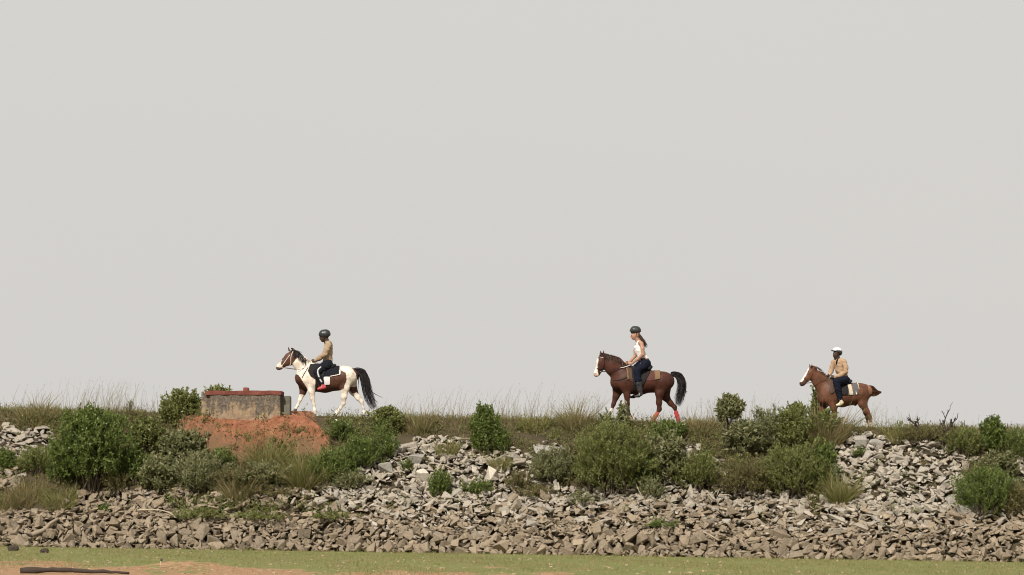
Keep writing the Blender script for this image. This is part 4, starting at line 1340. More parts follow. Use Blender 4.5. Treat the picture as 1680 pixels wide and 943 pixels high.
# ---- pinto horse
BR = (.085, .038, .025); WH = (.76, .70, .62); BK = (.03, .022, .02)
fr1 = Frame(430, 520, 5.241, 560, 846, 2)
H1 = Horse(fr1, "horse", "brown and white pinto horse walking left beside the concrete block", dict(
    base=WH,
    body=[[(348, 520, 0, 68, .19), (425, 512, 0, 122, .26), (540, 532, 0, 110, .29), (640, 525, 0, 100, .28), (715, 512, 0, 96, .27), (765, 505, 0, 62, .19)],
          [(390, 465, 0, 88, .15), (330, 398, 0, 58, .095), (285, 340, 0, 40, .07)],
          [(268, 312, 0, 34, .075), (238, 345, 0, 44, .085), (192, 385, 0, 30, .058), (152, 420, 0, 25, .048), (138, 430, 0, 23, .046)],
          [(262, 350, 0, 40, .07), (238, 372, 0, 38, .075)],
          [(264, 294, .05, 9, .022), (269, 280, .058, 6, .018), (270, 268, .06, 2.5, .007)],
          [(232, 284, -.05, 9, .022), (226, 266, -.058, 6, .018), (222, 252, -.06, 2.5, .007)],
          [(360, 560, -.12, 56, .09), (350, 640, -.13, 33, .07), (324, 708, -.12, 19, .05), (302, 758, -.12, 12.5, .033), (284, 790, -.12, 14, .038), (274, 812, -.12, 15, .04)],
          [(425, 545, .15, 72, .10), (428, 625, .15, 38, .075), (438, 700, .14, 21, .05), (448, 750, .14, 14, .034), (456, 800, .14, 16, .04), (458, 830, .14, 16, .042)],
          [(718, 520, .13, 82, .14), (712, 605, .15, 52, .11), (704, 680, .14, 29, .065), (702, 738, .13, 20, .042), (676, 782, .13, 13, .032), (650, 815, .13, 15, .038), (640, 832, .13, 15, .04)],
          [(745, 530, -.13, 74, .12), (782, 630, -.14, 46, .09), (824, 690, -.14, 26, .055), (852, 722, -.13, 19, .042), (867, 778, -.13, 13, .033), (873, 815, -.13, 15, .038), (873, 830, -.13, 15, .04)]],
    k=[.06, .05, .025, .03, .012, .012, .035, .035, .045, .04],
    patches=[([(100, 200), (330, 200), (330, 330), (300, 345), (272, 388), (255, 400), (215, 440), (180, 428), (160, 400), (140, 385), (160, 340)], BR, 0),
             ([(105, 385), (145, 372), (165, 395), (158, 425), (180, 470), (105, 470)], (.66, .55, .50), 0),
             ([(108, 428), (170, 430), (170, 465), (108, 465)], (.10, .07, .065), 0),
             ([(140, 400), (168, 362), (176, 368), (158, 404)], (.62, .54, .48), 0),
             ([(270, 475), (318, 498), (345, 540), (390, 612), (382, 672), (345, 660), (318, 660), (295, 590)], BR, 0),
             ([(462, 545), (590, 508), (680, 455), (722, 478), (734, 540), (702, 612), (660, 635), (560, 670), (455, 670)], BR, 0),
             ([(770, 430), (850, 440), (850, 660), (800, 640), (815, 560), (812, 490)], BR, 0),
             ([(735, 600), (812, 590), (800, 645), (770, 650)], BR, -1),
             ([(255, 775), (300, 785), (296, 830), (250, 830)], (.10, .09, .08), 0)],
    hooves=[(270, 823, -.12, .046), (456, 840, .14, .046), (634, 843, .13, .046), (874, 840, -.13, .046)],
    eye=(214, 318), nostril=(128, 424)))
H1.zmid = fr1(540, 530)[2]
H1.tail([(785, 455), (820, 456), (858, 475), (884, 540), (900, 615), (924, 690), (962, 780)], np.array([24, 34, 44, 48, 50, 50, 36]) * fr1.k, 360, M_HAIR_BLACK, .012, flare=1.5,
        wisps=[[(880, 520), (930, 620), (975, 660), (1040, 690)], [(900, 620), (950, 690), (1000, 735)], [(830, 460), (828, 540), (822, 620)], [(895, 640), (905, 700), (908, 750)]])
H1.mane([(272, 278), (310, 292), (345, 325), (380, 360)], (-2, 72), 230, M_HAIR_BLACK, .014)
H1.mane([(335, 318), (372, 352), (415, 372)], (-12, 34), 50, M_HAIR_PALE, .013)
H1.mane([(250, 268), (262, 274)], (-22, 30), 40, M_HAIR_BLACK, .012, name="forelock")
br = empty("bridle", (0, 0, 0)); fr1.place(br); tag(br, "pale strap bridle with long reins worn by the pinto horse", "bridle")
for sd in (1, -1):
    H1.strap("cheek_strap", M_STRAP_WHITE, br, [(266, 292), (250, 335), (248, 388), (246, 402)], sd, .010)
    H1.strap("noseband", M_STRAP_WHITE, br, [(240, 322), (212, 360), (182, 402), (168, 425)], sd, .010)
    H1.strap("bit_strap", M_STRAP_WHITE, br, [(246, 400), (225, 422), (186, 432)], sd, .008)
    P = np.array([fr1(186, 432, sd * .06), fr1(265, 442, sd * .12), fr1(335, 446, sd * .17), fr1(395, 420, sd * .14), fr1(438, 380, sd * .06)])
    tube_obj("rein", spline(P, 8), .008, M_LEATHER_BR, br, 5)

sd1 = empty("saddle", (0, 0, 0)); fr1.place(sd1); tag(sd1, "black saddle with pale edged dark pad on the pinto horse", "saddle")
H1.drape("saddle_pad", M_BLACK_CLOTH, sd1, [(440, 395), (672, 412), (672, 490), (585, 508), (520, 515), (455, 522), (418, 480)], .02)
H1.drape("pad_edge", M_STRAP_WHITE, sd1, [(667, 395), (676, 395), (676, 494), (586, 513), (585, 506), (667, 488)], .012, .026)
H1.drape("saddle_flap", M_LEATHER, sd1, [(415, 400), (520, 395), (545, 470), (515, 570), (475, 540), (420, 505), (396, 462)], .018, .034)
for sg in (1, -1): H1.drape("white_panel", M_WHITE_CLOTH, sd1, [(535, 512), (586, 512), (586, 580), (540, 582)], .012, .018, sides=(sg,))
H1.drape("girth", M_LEATHER, sd1, [(463, 510), (484, 510), (484, 720), (463, 720)], .012, .012)
def saddle_seat(fr, parent, pts, mat):
    S = Sdf(*saddle_box(fr, pts), .011)
    S.chain(fr.ch(pts), .03)
    V, F = S.mesh(); return mk("seat", V, F, mat, parent, True)
def saddle_box(fr, pts):
    P = np.array([fr(p[0], p[1], p[2]) for p in pts]); R = max(max(p[3] * fr.k, p[4]) for p in pts) + .05
    return P.min(0) - R, P.max(0) + R
saddle_seat(fr1, sd1, [(428, 412, 0, 22, .10), (470, 425, 0, 20, .15), (540, 436, 0, 20, .17), (600, 425, 0, 22, .17), (620, 414, 0, 18, .13)], M_LEATHER)
for sd in (1, -1):
    H1.strap("breast_strap", M_LEATHER, sd1, [(398, 430), (372, 475), (346, 522)], sd, .011)

# ---- bay horse with a white face
BAY = (.060, .021, .013); BAYD = (.05, .024, .018)
fr2 = Frame(950, 520, 5.24, 560, 905, 6)
H2 = Horse(fr2, "horse", "dark bay horse with a white face and red leg bandages walking left", dict(
    base=BAY,
    body=[[(335, 560, 0, 66, .19), (410, 545, 0, 112, .26), (520, 562, 0, 100, .29), (620, 552, 0, 88, .28), (715, 556, 0, 94, .27), (758, 548, 0, 62, .19)],
          [(358, 482, 0, 92, .15), (295, 412, 0, 72, .105), (242, 365, 0, 48, .078)],
          [(208, 342, 0, 34, .075), (196, 385, 0, 42, .085), (174, 435, 0, 30, .058), (152, 478, 0, 25, .05), (145, 489, 0, 23, .048)],
          [(225, 375, 0, 40, .07), (208, 408, 0, 34, .07)],
          [(208, 315, .05, 9, .022), (211, 300, .058, 6, .018), (212, 282, .06, 2.5, .007)],
          [(188, 316, -.05, 9, .022), (187, 304, -.058, 6, .018), (187, 288, -.06, 2.5, .007)],
          [(342, 600, -.12, 56, .09), (318, 680, -.13, 32, .07), (298, 745, -.12, 20, .048), (280, 798, -.12, 13, .034), (264, 850, -.12, 15, .04), (254, 880, -.12, 16, .043)],
          [(405, 585, .15, 70, .10), (410, 665, .15, 36, .075), (413, 745, .14, 22, .05), (422, 805, .14, 14, .034), (440, 855, .14, 15, .04), (455, 880, .14, 16, .042)],
          [(715, 560, .13, 84, .14), (692, 650, .15, 50, .11), (686, 730, .14, 28, .06), (690, 790, .13, 21, .044), (665, 835, .13, 14, .034), (642, 872, .13, 15, .04), (632, 890, .13, 15, .04)],
          [(735, 590, -.13, 70, .12), (748, 680, -.14, 46, .09), (790, 735, -.14, 28, .055), (826, 770, -.13, 21, .043), (842, 832, -.13, 14, .034), (856, 878, -.13, 15, .04), (860, 892, -.13, 15, .04)]],
    k=[.06, .05, .025, .03, .012, .012, .035, .035, .045, .04],
    patches=[([(100, 300), (160, 338), (166, 350), (158, 420), (160, 470), (178, 515), (100, 530)], (.72, .65, .60), 0),
             ([(110, 475), (150, 480), (165, 530), (110, 530)], (.50, .36, .32), 0),
             ([(225, 770), (292, 780), (292, 920), (225, 920)], (.66, .58, .52), -1),
             ([(440, 860), (520, 850), (520, 920), (430, 920)], (.55, .42, .34), 1),
             ([(380, 760), (440, 760), (470, 850), (400, 850)], BAYD, 1)],
    hooves=[(250, 896, -.12, .046), (462, 893, .14, .046), (624, 902, .13, .046), (864, 902, -.13, .046)],
    eye=(178, 362), nostril=(138, 484)))
H2.zmid = fr2(540, 560)[2]
H2.tail([(790, 485), (822, 486), (862, 505), (885, 570), (878, 640), (862, 700), (850, 752)], np.array([20, 30, 40, 46, 50, 46, 32]) * fr2.k, 360, M_HAIR_BLACK, .012, flare=1.5,
        wisps=[[(880, 520), (912, 600), (918, 630), (938, 640)], [(890, 600), (905, 680), (895, 730)], [(885, 560), (915, 620), (925, 655)]])
H2.mane([(205, 308), (250, 318), (300, 330), (350, 355), (392, 392)], (10, 60), 240, M_HAIR_BROWN, .015)
H2.mane([(188, 312), (205, 310)], (-22, 28), 50, M_HAIR_BROWN, .012, name="forelock")
br2 = empty("bridle", (0, 0, 0)); fr2.place(br2); tag(br2, "dark leather bridle worn by the bay horse with the white face", "bridle")
for sd in (1, -1):
    H2.strap("cheek_strap", M_LEATHER, br2, [(215, 335), (220, 380), (208, 430), (190, 465)], sd, .010)
    H2.strap("noseband", M_LEATHER, br2, [(152, 438), (175, 448), (204, 440)], sd, .010)
    H2.strap("browband", M_STRAP_WHITE, br2, [(172, 340), (192, 345), (215, 350)], sd, .007)
    H2.strap("bit_strap", M_STEEL, br2, [(180, 470), (190, 465), (198, 468)], sd, .009)
    P = np.array([fr2(192, 466, sd * .07), fr2(240, 462, sd * .13), fr2(330, 440, sd * .17), fr2(425, 405, sd * .10)])
    tube_obj("rein", spline(P, 8), .008, M_LEATHER, br2, 5)
sd2 = empty("saddle", (0, 0, 0)); fr2.place(sd2); tag(sd2, "brown saddle with maroon pad and tan straps on the bay horse", "saddle")
H2.drape("saddle_pad", M_MAROON, sd2, [(420, 400), (695, 440), (698, 530), (610, 548), (530, 545), (470, 560), (410, 540)], .02)
H2.drape("rear_strap", M_TAN_CLOTH, sd2, [(645, 420), (694, 430), (697, 528), (650, 538)], .012, .026)
for sg in (1, -1): H2.drape("saddle_bag", M_LEATHER_BR, sd2, [(406, 425), (450, 432), (462, 540), (418, 536)], .014, .026, sides=(sg,))
H2.drape("front_strap", M_TAN_CLOTH, sd2, [(404, 435), (416, 436), (428, 535), (414, 537)], .010, .042)
H2.drape("saddle_flap", M_LEATHER, sd2, [(455, 415), (560, 420), (610, 470), (545, 590), (470, 585), (452, 500)], .018, .034)
H2.drape("girth", M_LEATHER, sd2, [(460, 540), (484, 540), (484, 740), (460, 740)], .012, .012)
saddle_seat(fr2, sd2, [(425, 420, 0, 20, .10), (470, 440, 0, 18, .15), (540, 450, 0, 20, .17), (598, 438, 0, 22, .17), (618, 424, 0, 16, .13)], M_LEATHER)
for sd in (1, -1):
    H2.strap("breast_strap", M_LEATHER, sd2, [(412, 515), (350, 540), (290, 545)], sd, .010)
# red bandages
for lab, mat, pts in [("orange red bandage on the near hind leg of the bay horse", M_ORANGE_WRAP, [(672, 822, .13, 17, .042), (655, 850, .13, 17, .044), (640, 876, .13, 18.5, .049), (632, 890, .13, 20, .052)]),
                      ("red bandage on the far hind leg of the bay horse", M_RED_WRAP, [(838, 812, -.13, 17.5, .042), (845, 845, -.13, 17, .043), (856, 880, -.13, 19, .048)])]:
    w = empty("leg_bandage", fr2.root, fr2.yaw); tag(w, lab, "bandage")
    S = Sdf(*saddle_box(fr2, pts), .009); S.chain(fr2.ch(pts), .02); S.wrinkle(.003, 90, 4)
    V, F = S.mesh(); mk("wrap", V, F, mat, w, True)

# ---- chestnut horse at the rear
CH = (.120, .052, .030); CHD = (.10, .042, .024)
fr3 = Frame(1290, 550, 5.894, 580, 908, 14)
H3 = Horse(fr3, "horse", "chestnut horse with a white blaze walking last at the right", dict(
    base=CH,
    body=[[(365, 600, 0, 70, .19), (430, 562, 0, 122, .25), (540, 578, 0, 108, .28), (640, 566, 0, 100, .27), (725, 552, 0, 95, .26), (775, 540, 0, 68, .19)],
          [(380, 515, 0, 98, .15), (315, 432, 0, 66, .10), (264, 362, 0, 42, .072)],
          [(252, 326, 0, 34, .075), (232, 362, 0, 44, .085), (188, 416, 0, 29, .058), (152, 458, 0, 25, .05), (142, 467, 0, 23, .048)],
          [(262, 375, 0, 40, .07), (246, 396, 0, 36, .07)],
          [(240, 304, .05, 10, .022), (241, 290, .055, 7, .018), (241, 275, .06, 3, .007)],
          [(228, 302, -.05, 10, .022), (225, 288, -.055, 7, .018), (222, 271, -.06, 3, .007)],
          [(375, 640, -.12, 58, .09), (345, 710, -.13, 34, .07), (315, 785, -.12, 21, .048), (296, 840, -.12, 14, .034), (284, 880, -.12, 16, .04), (278, 895, -.12, 17, .043)],
          [(435, 620, .14, 72, .10), (452, 695, .15, 40, .075), (468, 780, .14, 23, .05), (475, 840, .14, 15, .034), (480, 882, .14, 16, .04), (480, 895, .14, 17, .042)],
          [(735, 570, .12, 84, .13), (738, 655, .14, 56, .11), (778, 730, .13, 32, .06), (808, 780, .13, 22, .044), (818, 840, .13, 15, .034), (822, 880, .13, 16, .04), (822, 895, .13, 17, .04)],
          [(750, 570, -.12, 80, .12), (755, 660, -.13, 50, .09), (778, 738, -.13, 29, .055), (796, 785, -.13, 21, .042), (792, 840, -.13, 14, .033), (786, 880, -.13, 16, .04), (784, 895, -.13, 16, .04)],
          [(668, 640, 0, 24, .06), (672, 664, 0, 15, .04)]],
    k=[.06, .05, .025, .03, .012, .012, .035, .035, .045, .04, .03],
    patches=[([(110, 470), (125, 425), (190, 345), (206, 305), (214, 318), (186, 385), (150, 445), (120, 462)], (.72, .66, .62), 0),
             ([(105, 452), (150, 448), (172, 500), (105, 505)], (.07, .05, .045), 0),
             ([(765, 838), (850, 838), (850, 910), (765, 910)], (.68, .60, .54), 0),
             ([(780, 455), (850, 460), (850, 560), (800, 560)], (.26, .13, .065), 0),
             ([(255, 880), (310, 870), (310, 920), (250, 920)], CHD, 0)],
    hooves=[(274, 903, -.12, .046), (480, 903, .14, .046), (822, 903, .13, .046), (784, 903, -.13, .044)],
    eye=(212, 345), nostril=(132, 462)))
H3.zmid = fr3(540, 575)[2]
H3.tail([(782, 490), (815, 522), (858, 545), (895, 548), (928, 541)], np.array([22, 62, 52, 26, 5]) * fr3.k, 380, M_HAIR_RED, .016, flare=.5)
H3.mane([(258, 292), (300, 318), (345, 350), (395, 390)], (6, 34), 130, M_HAIR_RED, .013)
H3.mane([(236, 296), (252, 296)], (-14, 26), 34, M_HAIR_RED, .011, name="forelock")
br3 = empty("bridle", (0, 0, 0)); fr3.place(br3); tag(br3, "thin brown bridle worn by the chestnut horse at the rear", "bridle")
for sd in (1, -1):
    H3.strap("cheek_strap", M_LEATHER_BR, br3, [(250, 325), (246, 370), (222, 420), (186, 462)], sd, .008)
    H3.strap("noseband", M_LEATHER_BR, br3, [(165, 415), (190, 430), (210, 445)], sd, .008)
    P = np.array([fr3(186, 462, sd * .07), fr3(262, 450, sd * .14), fr3(350, 425, sd * .16), fr3(430, 402, sd * .08)])
    tube_obj("rein", spline(P, 8), .007, M_LEATHER_BR, br3, 5)
sd3 = empty("saddle", (0, 0, 0)); fr3.place(sd3); tag(sd3, "dark saddle on a grey pad with cream stripe on the chestnut horse", "saddle")
H3.drape("saddle_pad", M_GREY_CLOTH, sd3, [(395, 400), (690, 440), (702, 520), (690, 572), (530, 578), (480, 560), (395, 540)], .02)
H3.drape("pad_stripe", M_CREAM, sd3, [(582, 472), (625, 468), (642, 572), (606, 576)], .010, .026)
H3.drape("pad_edge", M_CREAM, sd3, [(684, 440), (694, 440), (704, 520), (692, 520)], .010, .026)
H3.drape("pad_patch", M_WHITE_CLOTH, sd3, [(660, 520), (682, 568), (650, 568)], .010, .026)
H3.drape("front_pad", M_LEATHER_BR, sd3, [(392, 410), (440, 425), (462, 545), (420, 570), (395, 520)], .014, .026, label="brown front edge of the pad")
H3.drape("saddle_flap", M_LEATHER, sd3, [(445, 415), (590, 440), (590, 570), (530, 575), (470, 560)], .018, .034)
H3.drape("girth", M_LEATHER, sd3, [(478, 560), (500, 560), (500, 760), (478, 760)], .012, .012)
saddle_seat(fr3, sd3, [(440, 420, 0, 20, .10), (490, 440, 0, 18, .15), (550, 452, 0, 20, .16), (605, 446, 0, 20, .16), (625, 436, 0, 14, .12)], M_LEATHER)

# ------------------------------------------------------------------ riders
def hand(S, P, fwd, inn, side, fr):
    """P wrist end, fwd pointing direction, inn toward the other hand: a fist closed round the rein, thumb on top"""
    fwd = norm(np.array(fwd, float)); inn = norm(np.array(inn, float)); up = np.array([0, 0, 1.0]); up = norm(up - fwd * (up @ fwd))
    lat = inn
    S.limb(P, P + fwd * .07, .034, .042, .017, .018, .012, lat)
    kn = P + fwd * .078
    for i, (dz, L) in enumerate([(.029, .036), (.010, .041), (-.010, .038), (-.028, .030)]):
        a = kn + up * dz; b = a + fwd * L * .55 + inn * .016; c = b + inn * .028 - fwd * .006; d = c - fwd * .026 + inn * .004
        for p, q, r in ((a, b, .0105), (b, c, .0098), (c, d, .0088)):
            S.limb(p, q, r, r * .95, r, r * .95, .004)
    t0 = P + fwd * .03 + up * .034 + inn * .008; t1 = t0 + fwd * .034 + up * .012 + inn * .014; t2 = t1 + fwd * .026 + inn * .010
    S.limb(t0, t1, .0125, .0108, .0125, .0108, .006); S.limb(t1, t2, .0108, .009, .0108, .009, .004)

class Rider:
    def __init__(s, fr, label, sp):
        s.fr = fr; s.sp = sp
        s.e = empty("person", (0, 0, 0)); fr.place(s.e); tag(s.e, label, "person", "riders on the horses")
        allc = sp['torso'] + sp['arms'] + sp['legs'] + sp['head'] + sp['feet'] + [sp['helmet']['dome'], sp['helmet']['brim']]
        allp = [p for c in allc for p in c]
        P = np.array([fr(p[0], p[1], p[2]) for p in allp]); R = np.array([max(p[3] * fr.k, p[4]) for p in allp])
        s.lo = (P - R[:, None]).min(0) - .07; s.hi = (P + R[:, None]).max(0) + .07
        S = Sdf(s.lo, s.hi, .0072)
        for c in sp['torso']: S.chain(fr.ch(c, -.006), .03, sp.get('tlat'))
        for c in sp['legs']: S.chain(fr.ch(c, -.008), .025)
        for c in sp['arms']: S.chain(fr.ch(c, -.004), .018)
        for c in sp['feet']: S.chain(fr.ch(c, -.010), .015)
        S.chain(fr.ch(sp['head'][0]), .02, sp.get('hlat')); 
        S.chain(fr.ch(sp['head'][1]), .02)
        f = sp['face']      # nose, ears, brow
        hl = norm(np.array(sp.get('hlat', (0, 1, 0)), float)); hf = norm(np.array([-abs(hl[1]), hl[0] * (1 if hl[1] > 0 else -1), 0])) if True else None
        fw = np.array(sp['facing'], float); fw = norm(fw); rt = np.cross(fw, [0, 0, 1])
        c = fr(*f['c']); r = f['r']
        S.limb(c + fw * r * .92 + [0, 0, .018], c + fw * (r + .016) + [0, 0, -.018], .008, .012, .009, .013, .012)            # nose
        S.limb(c + fw * r * .92 + rt * .03 + [0, 0, .028], c + fw * r * .92 - rt * .03 + [0, 0, .028], .009, .009, .009, .009, .012)      # brow
        S.limb(c + fw * r * .93 + rt * .018 + [0, 0, -.044], c + fw * r * .93 - rt * .018 + [0, 0, -.044], .007, .007, .007, .007, .006)  # lips
        for sg in (1, -1):
            q = c + rt * sg * f['w'] - fw * .012
            S.limb(q + [0, 0, .024], q + [0, 0, -.024], .013, .009, .008, .006, .006)
        for hd in sp['hands']:
            hand(S, fr(*hd[0]), hd[1], hd[2], 1, fr)
        V, F = S.mesh()
        s.body = mk("body", V, F, sp['skin'], s.e, True)
        for sg in (1, -1):
            q = c + fw * (r * .93) + rt * sg * .030 + [0, 0, .008]
            bm = bmesh.new(); bmesh.ops.create_uvsphere(bm, u_segments=8, v_segments=6, radius=.010)
            o = mkb("eye", bm, M_EYE, s.e, True); o.location = q
        # shirt
        S = Sdf(s.lo, s.hi, .0088)
        for c_ in sp['shirt']: S.chain(fr.ch(c_, .005), .028 if 'collar' in sp else .025, sp.get('tlat') if c_ in sp['torso'] else None)
        S.wrinkle(.0035, 60, 8)
        for n_, d_ in sp.get('shirt_cut', ()): S.cut(n_, np.array(n_) / np.linalg.norm(n_) @ fr(*d_))
        V, F = S.mesh(); mk("shirt", V, F, sp['shirt_mat'], s.e, True)
        if 'collar' in sp:
            S = Sdf(s.lo, s.hi, .008); S.chain(fr.ch(sp['collar']), .01); V, F = S.mesh(); mk("collar", V, F, sp['shirt_mat'], s.e, True)
        S = Sdf(s.lo, s.hi, .0088)
        for c_ in sp['legs']: S.chain(fr.ch(c_, .006), .02)
        for c_ in sp['pelvis']: S.chain(fr.ch(c_, .006), .025)
        S.wrinkle(.005, 46, 9)
        V, F = S.mesh(); mk("trousers", V, F, sp['trouser_mat'], s.e, True)
        for c_ in sp['feet']:
            S = Sdf(s.lo, s.hi, .0080); S.chain(fr.ch(c_, .006), .015)
            V, F = S.mesh(); mk(sp.get('foot_name', "shoe"), V, F, sp['shoe_mat'], s.e, True)
        # helmet
        S = Sdf(s.lo, s.hi, .0072)
        hc = sp['helmet']
        S.chain(fr.ch(hc['dome']), .02, sp.get('hlat'))
        for n_, d_ in hc['cut']: S.cut(n_, norm(np.array(n_, float)) @ fr(*d_))
        V, F = S.mesh(); hm = mk("helmet", V, F, hc['mat'], s.e, True)
        S = Sdf(s.lo, s.hi, .0060)
        S.chain(fr.ch(hc['brim']), .01, hc.get('brimlat'))
        V, F = S.mesh(); mk("brim", V, F, hc['brim_mat'], hm, True)
        if 'band' in hc:
            S = Sdf(s.lo, s.hi, .0065); S.chain(fr.ch(hc['band']), .01, sp.get('hlat')); 
            for n_, d_ in hc['band_cut']: S.cut(n_, norm(np.array(n_, float)) @ fr(*d_))
            V, F = S.mesh(); mk("harness", V, F, hc['brim_mat'], hm, True)
        if 'strap' in hc:
            for l in (1, -1):
                tube_obj("chin_strap", spline([fr(a, b, l * q) for a, b, q in hc['strap']], 5), .006, M_BLACK_CLOTH, hm, 5)

def mir(chain, dx=0): return [(p[0] + dx, p[1], -p[2], p[3], p[4]) for p in chain]

# rider of the pinto horse
a1 = [(570, 240, .17, 25, .06), (556, 280, .22, 23, .055), (540, 318, .23, 21, .05), (495, 348, .18, 17, .043), (462, 368, .11, 14, .035)]
l1 = [(566, 405, .12, 42, .10), (520, 435, .24, 36, .095), (474, 472, .34, 27, .075), (497, 525, .37, 22, .062), (520, 572, .37, 16, .05)]
f1 = [(524, 580, .37, 13, .042), (540, 602, .37, 15, .042), (508, 612, .37, 13, .045), (490, 617, .37, 9, .038)]
def make_rider(fr, label, torso, shoulders, arms, legs, feet, pelvis, **kw):
    sp = dict(torso=[torso, shoulders], arms=arms, legs=legs, feet=feet, pelvis=[pelvis], **kw)
    if not sp.get('shirt'): sp['shirt'] = [torso, shoulders] + [a[:-1] + [a[-1]] for a in arms]
    return Rider(fr, label, sp)
R1 = make_rider(fr1, "rider in khaki shirt and black helmet on the pinto horse",
    [(570, 245, 0, 34, .155), (564, 300, 0, 38, .148), (562, 365, 0, 38, .148), (567, 408, 0, 40, .165)],
    [(569, 232, .15, 24, .055), (569, 226, 0, 26, .08), (569, 232, -.15, 24, .055)],
    [a1, mir(a1, -6)], [l1, mir(l1, -14)], [f1, mir(f1, -14)], [(560, 392, 0, 40, .15), (566, 412, 0, 42, .165)],
    head=[[(538, 148, 0, 38, .085), (524, 175, 0, 31, .072), (519, 196, 0, 15, .042)], [(546, 190, 0, 24, .058), (562, 225, 0, 26, .065)]],
    face=dict(c=(527, 168, 0), r=.098, w=.075), facing=(-1, 0, -.08),
    hands=[((460, 369, .11), (-1, .25, -.25), (0, 1, 0)), ((454, 369, -.11), (-1, -.25, -.25), (0, -1, 0))],
    skin=M_SKIN_DARK, shirt_mat=M_KHAKI, trouser_mat=M_BLACK_CLOTH, shoe_mat=M_SHOE_RW,
    shirt_cut=[((0, 0, -1), (560, 408, 0))],
    helmet=dict(dome=[(526, 143, 0, 41, .118), (545, 142, 0, 42, .12)], cut=[((.28, 0, -1), (530, 170, 0))], mat=M_HELMET,
                brim=[(505, 150, 0, 8, .095), (487, 147, 0, 5, .07)], brim_mat=M_HELMET, strap=[(535, 165, .088), (532, 190, .075), (520, 208, .02)]),
    collar=[(549, 212, .05, 9, .02), (562, 206, 0, 12, .065), (549, 212, -.05, 9, .02)])
def leg_stripe(R, pts, rad, mat, name="trouser_stripe"):
    fr = R.fr
    tube_obj(name, spline([fr(a, b, l) for a, b, l in pts], 6), rad, mat, R.e, 6)
leg_stripe(R1, [(545, 410, .245), (512, 428, .33), (484, 465, .405), (500, 525, .425), (520, 562, .415)], .024, M_SILVER_STRIPE)

# rider of the bay horse
a2 = [(537, 225, .15, 19, .045), (545, 270, .19, 18, .043), (546, 320, .20, 16, .038), (500, 362, .16, 14, .034), (458, 393, .10, 11, .027)]
b2 = [(505, 225, -.14, 18, .045), (488, 280, -.18, 17, .042), (484, 330, -.18, 15, .037), (450, 368, -.13, 13, .032), (432, 384, -.09, 11, .027)]
l2 = [(572, 398, .11, 41, .095), (533, 430, .24, 35, .09), (494, 465, .35, 27, .075), (502, 535, .38, 26, .066), (514, 590, .38, 22, .056)]
f2 = [(510, 570, .38, 26, .066), (520, 625, .38, 21, .055), (526, 660, .38, 16, .046), (508, 676, .38, 13, .044), (484, 681, .38, 9, .038)]
R2 = make_rider(fr2, "rider in white tank top and dark helmet on the bay horse",
    [(522, 232, 0, 32, .135), (520, 280, 0, 38, .132), (545, 335, 0, 36, .122), (572, 392, 0, 44, .165)],
    [(524, 218, .13, 18, .045), (522, 212, 0, 22, .07), (520, 218, -.13, 18, .045)],
    [a2, b2], [l2, mir(l2, -30)], [f2, mir(f2, -32)], [(560, 365, 0, 38, .135), (573, 396, 0, 45, .168)],
    head=[[(490, 142, 0, 38, .083), (476, 160, 0, 30, .068), (472, 178, 0, 14, .04)], [(497, 182, 0, 19, .05), (512, 214, 0, 20, .055)]],
    face=dict(c=(478, 157, 0), r=.096, w=.072), facing=(-1, -.12, -.05),
    hands=[((456, 394, .10), (-1, .25, -.2), (0, 1, 0)), ((430, 385, -.09), (-1, -.25, -.25), (0, -1, 0))],
    skin=M_SKIN_MID, shirt_mat=M_WHITE_CLOTH, trouser_mat=M_NAVY, shoe_mat=M_BOOT, foot_name="boot",
    shirt=[[(520, 238, 0, 31, .115), (518, 280, 0, 39, .132), (545, 335, 0, 37, .122), (566, 370, 0, 40, .14)], [(494, 258, .06, 18, .06), (494, 258, -.06, 18, .06)],
           [(512, 208, .085, 9, .022), (500, 232, .085, 10, .03)], [(512, 208, -.085, 9, .022), (500, 232, -.085, 10, .03)], [(526, 208, .085, 9, .022), (540, 245, .085, 10, .03)]],
    shirt_cut=[((0, 0, -1), (560, 352, 0))],
    helmet=dict(dome=[(478, 110, 0, 38, .115), (496, 112, 0, 39, .118)], cut=[((.2, 0, -1), (485, 133, 0))], mat=M_HELMET_GREEN,
                brim=[(458, 117, 0, 8, .09), (440, 109, 0, 5, .065)], brim_mat=M_HELMET_GREEN, strap=[(496, 132, .086), (490, 158, .076), (476, 185, .02)]))
paths = []
for i in range(150):
    q = rng.normal(0, 1, 2)
    paths.append(np.array([fr2(512 + 4 * q[0], 140, .03 * q[1]), fr2(530 + 5 * q[0], 165 + rng.normal(0, 4), .035 * q[1]), fr2(553 + 8 * q[0], 205, .05 * q[1] + .02), fr2(576 + 7 * q[0] + rng.normal(0, 4), 235 + rng.uniform(-10, 28), .04 * q[1] + .03)]))
hair_strands(paths, .014, M_HAIR_BROWN, "hair", R2.e, 9)
wp = tube_obj("riding_crop", [fr2(346, 437, .16), fr2(385, 430, .15), fr2(440, 412, .13)], [.008, .012, .014], M_STRAP_WHITE, None, 6)
fr2.place(wp); tag(wp, "short pale riding crop held by the rider in white", "riding crop")

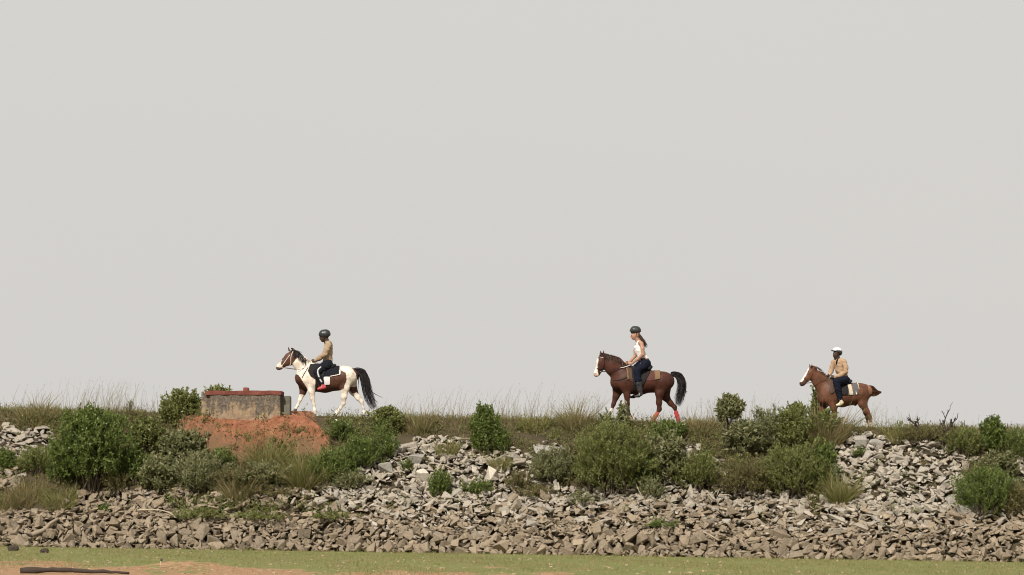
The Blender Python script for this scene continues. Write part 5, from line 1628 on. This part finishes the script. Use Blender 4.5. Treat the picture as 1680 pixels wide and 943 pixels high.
# rider of the chestnut horse: torso turned toward the camera
a3 = [(560, 262, .15, 23, .055), (572, 305, .21, 21, .05), (572, 350, .22, 19, .046), (520, 384, .17, 17, .04), (468, 398, .12, 14, .035)]
b3 = [(464, 262, -.11, 25, .058), (448, 305, -.13, 22, .052), (438, 342, -.12, 20, .047), (426, 362, -.08, 16, .04), (420, 374, -.05, 13, .034)]
l3 = [(572, 432, .11, 42, .10), (525, 438, .25, 38, .095), (472, 450, .35, 31, .08), (485, 520, .38, 28, .066), (505, 615, .38, 20, .05)]
f3 = [(512, 630, .38, 15, .045), (522, 652, .38, 17, .044), (500, 668, .38, 15, .046), (478, 674, .38, 10, .038)]
R3 = make_rider(fr3, "rider in tan shirt and white cap helmet on the chestnut horse",
    [(510, 268, 0, 42, .145), (522, 330, 0, 42, .138), (550, 395, 0, 42, .15), (566, 432, 0, 42, .165)],
    [(556, 252, .13, 26, .055), (512, 242, 0, 26, .08), (468, 252, -.10, 26, .055)],
    [a3, b3], [l3, mir(l3, 12)], [f3, mir(f3, 6)], [(558, 420, 0, 42, .155), (566, 436, 0, 44, .17)],
    head=[[(494, 165, 0, 40, .085), (484, 190, 0, 34, .073), (480, 212, 0, 17, .043)], [(496, 212, 0, 25, .058), (506, 245, 0, 28, .066)]],
    face=dict(c=(487, 180, .0), r=.100, w=.078), facing=(-.86, -.5, -.12), hlat=(-.4, .92, 0),
    hands=[((466, 398, .12), (-1, .25, -.15), (0, 1, 0)), ((420, 374, -.05), (-.6, -.25, -.6), (0, -1, 0))],
    skin=M_SKIN_DARK, shirt_mat=M_TAN_SHIRT, trouser_mat=M_NAVY, shoe_mat=M_SHOE_PALE,
    shirt_cut=[((0, 0, -1), (566, 436, 0))],
    helmet=dict(dome=[(488, 158, 0, 46, .118), (500, 158, 0, 46, .12)], cut=[((0.05, 0, -1), (490, 143, 0))], mat=M_HELMET_WHITE,
                brim=[(470, 148, .03, 8, .10), (440, 144, .05, 5, .07)], brim_mat=M_HELMET,
                band=[(488, 158, 0, 45, .112), (502, 158, 0, 45, .116)], band_cut=[((0, 0, 1), (490, 146, 0)), ((-.75, 0, -1), (505, 172, 0))],
                strap=[(500, 165, .086), (496, 195, .076), (484, 222, .02)]),
    collar=[(487, 240, .05, 11, .022), (508, 230, 0, 12, .07), (484, 240, -.05, 11, .022)])
# stirrups
for fr, sdl, x, y, l, cx, cy in [(fr1, sd1, 520, 622, .37, 500, 470), (fr2, sd2, 512, 690, .38, 500, 480), (fr3, sd3, 505, 680, .38, 500, 480)]:
    for sg in (1, -1):
        xo = 0 if sg > 0 else (-14 if fr is fr1 else (-32 if fr is fr2 else 6))
        c = fr(x + xo, y - 22, sg * l)
        ring = [c + np.array([0, .055 * math.cos(a), .062 * math.sin(a)]) if math.sin(a) > -.55 else c + np.array([0, .055 * math.cos(a), -.034]) for a in np.linspace(0, 6.283, 20, endpoint=False)]
        st_ = tube_obj("stirrup", ring, .008, M_STEEL, sdl, 6, closed=True)
        tube_obj("stirrup_strap", spline([c + [0, 0, .06], fr(x - 14 + xo, y - 110, sg * (l - .02)), fr(cx + xo, cy, sg * (l - .07))], 6), .012, M_LEATHER, sdl, 5)
S = Sdf(R3.lo, R3.hi, .007)
S.chain(fr3.ch([(496, 238, .06, 12, .03), (486, 256, .085, 9, .035), (483, 276, .09, 4, .03)]), .01)
V, F = S.mesh(); mk("undershirt", V, F, M_BLACK_CLOTH, R3.e, True)
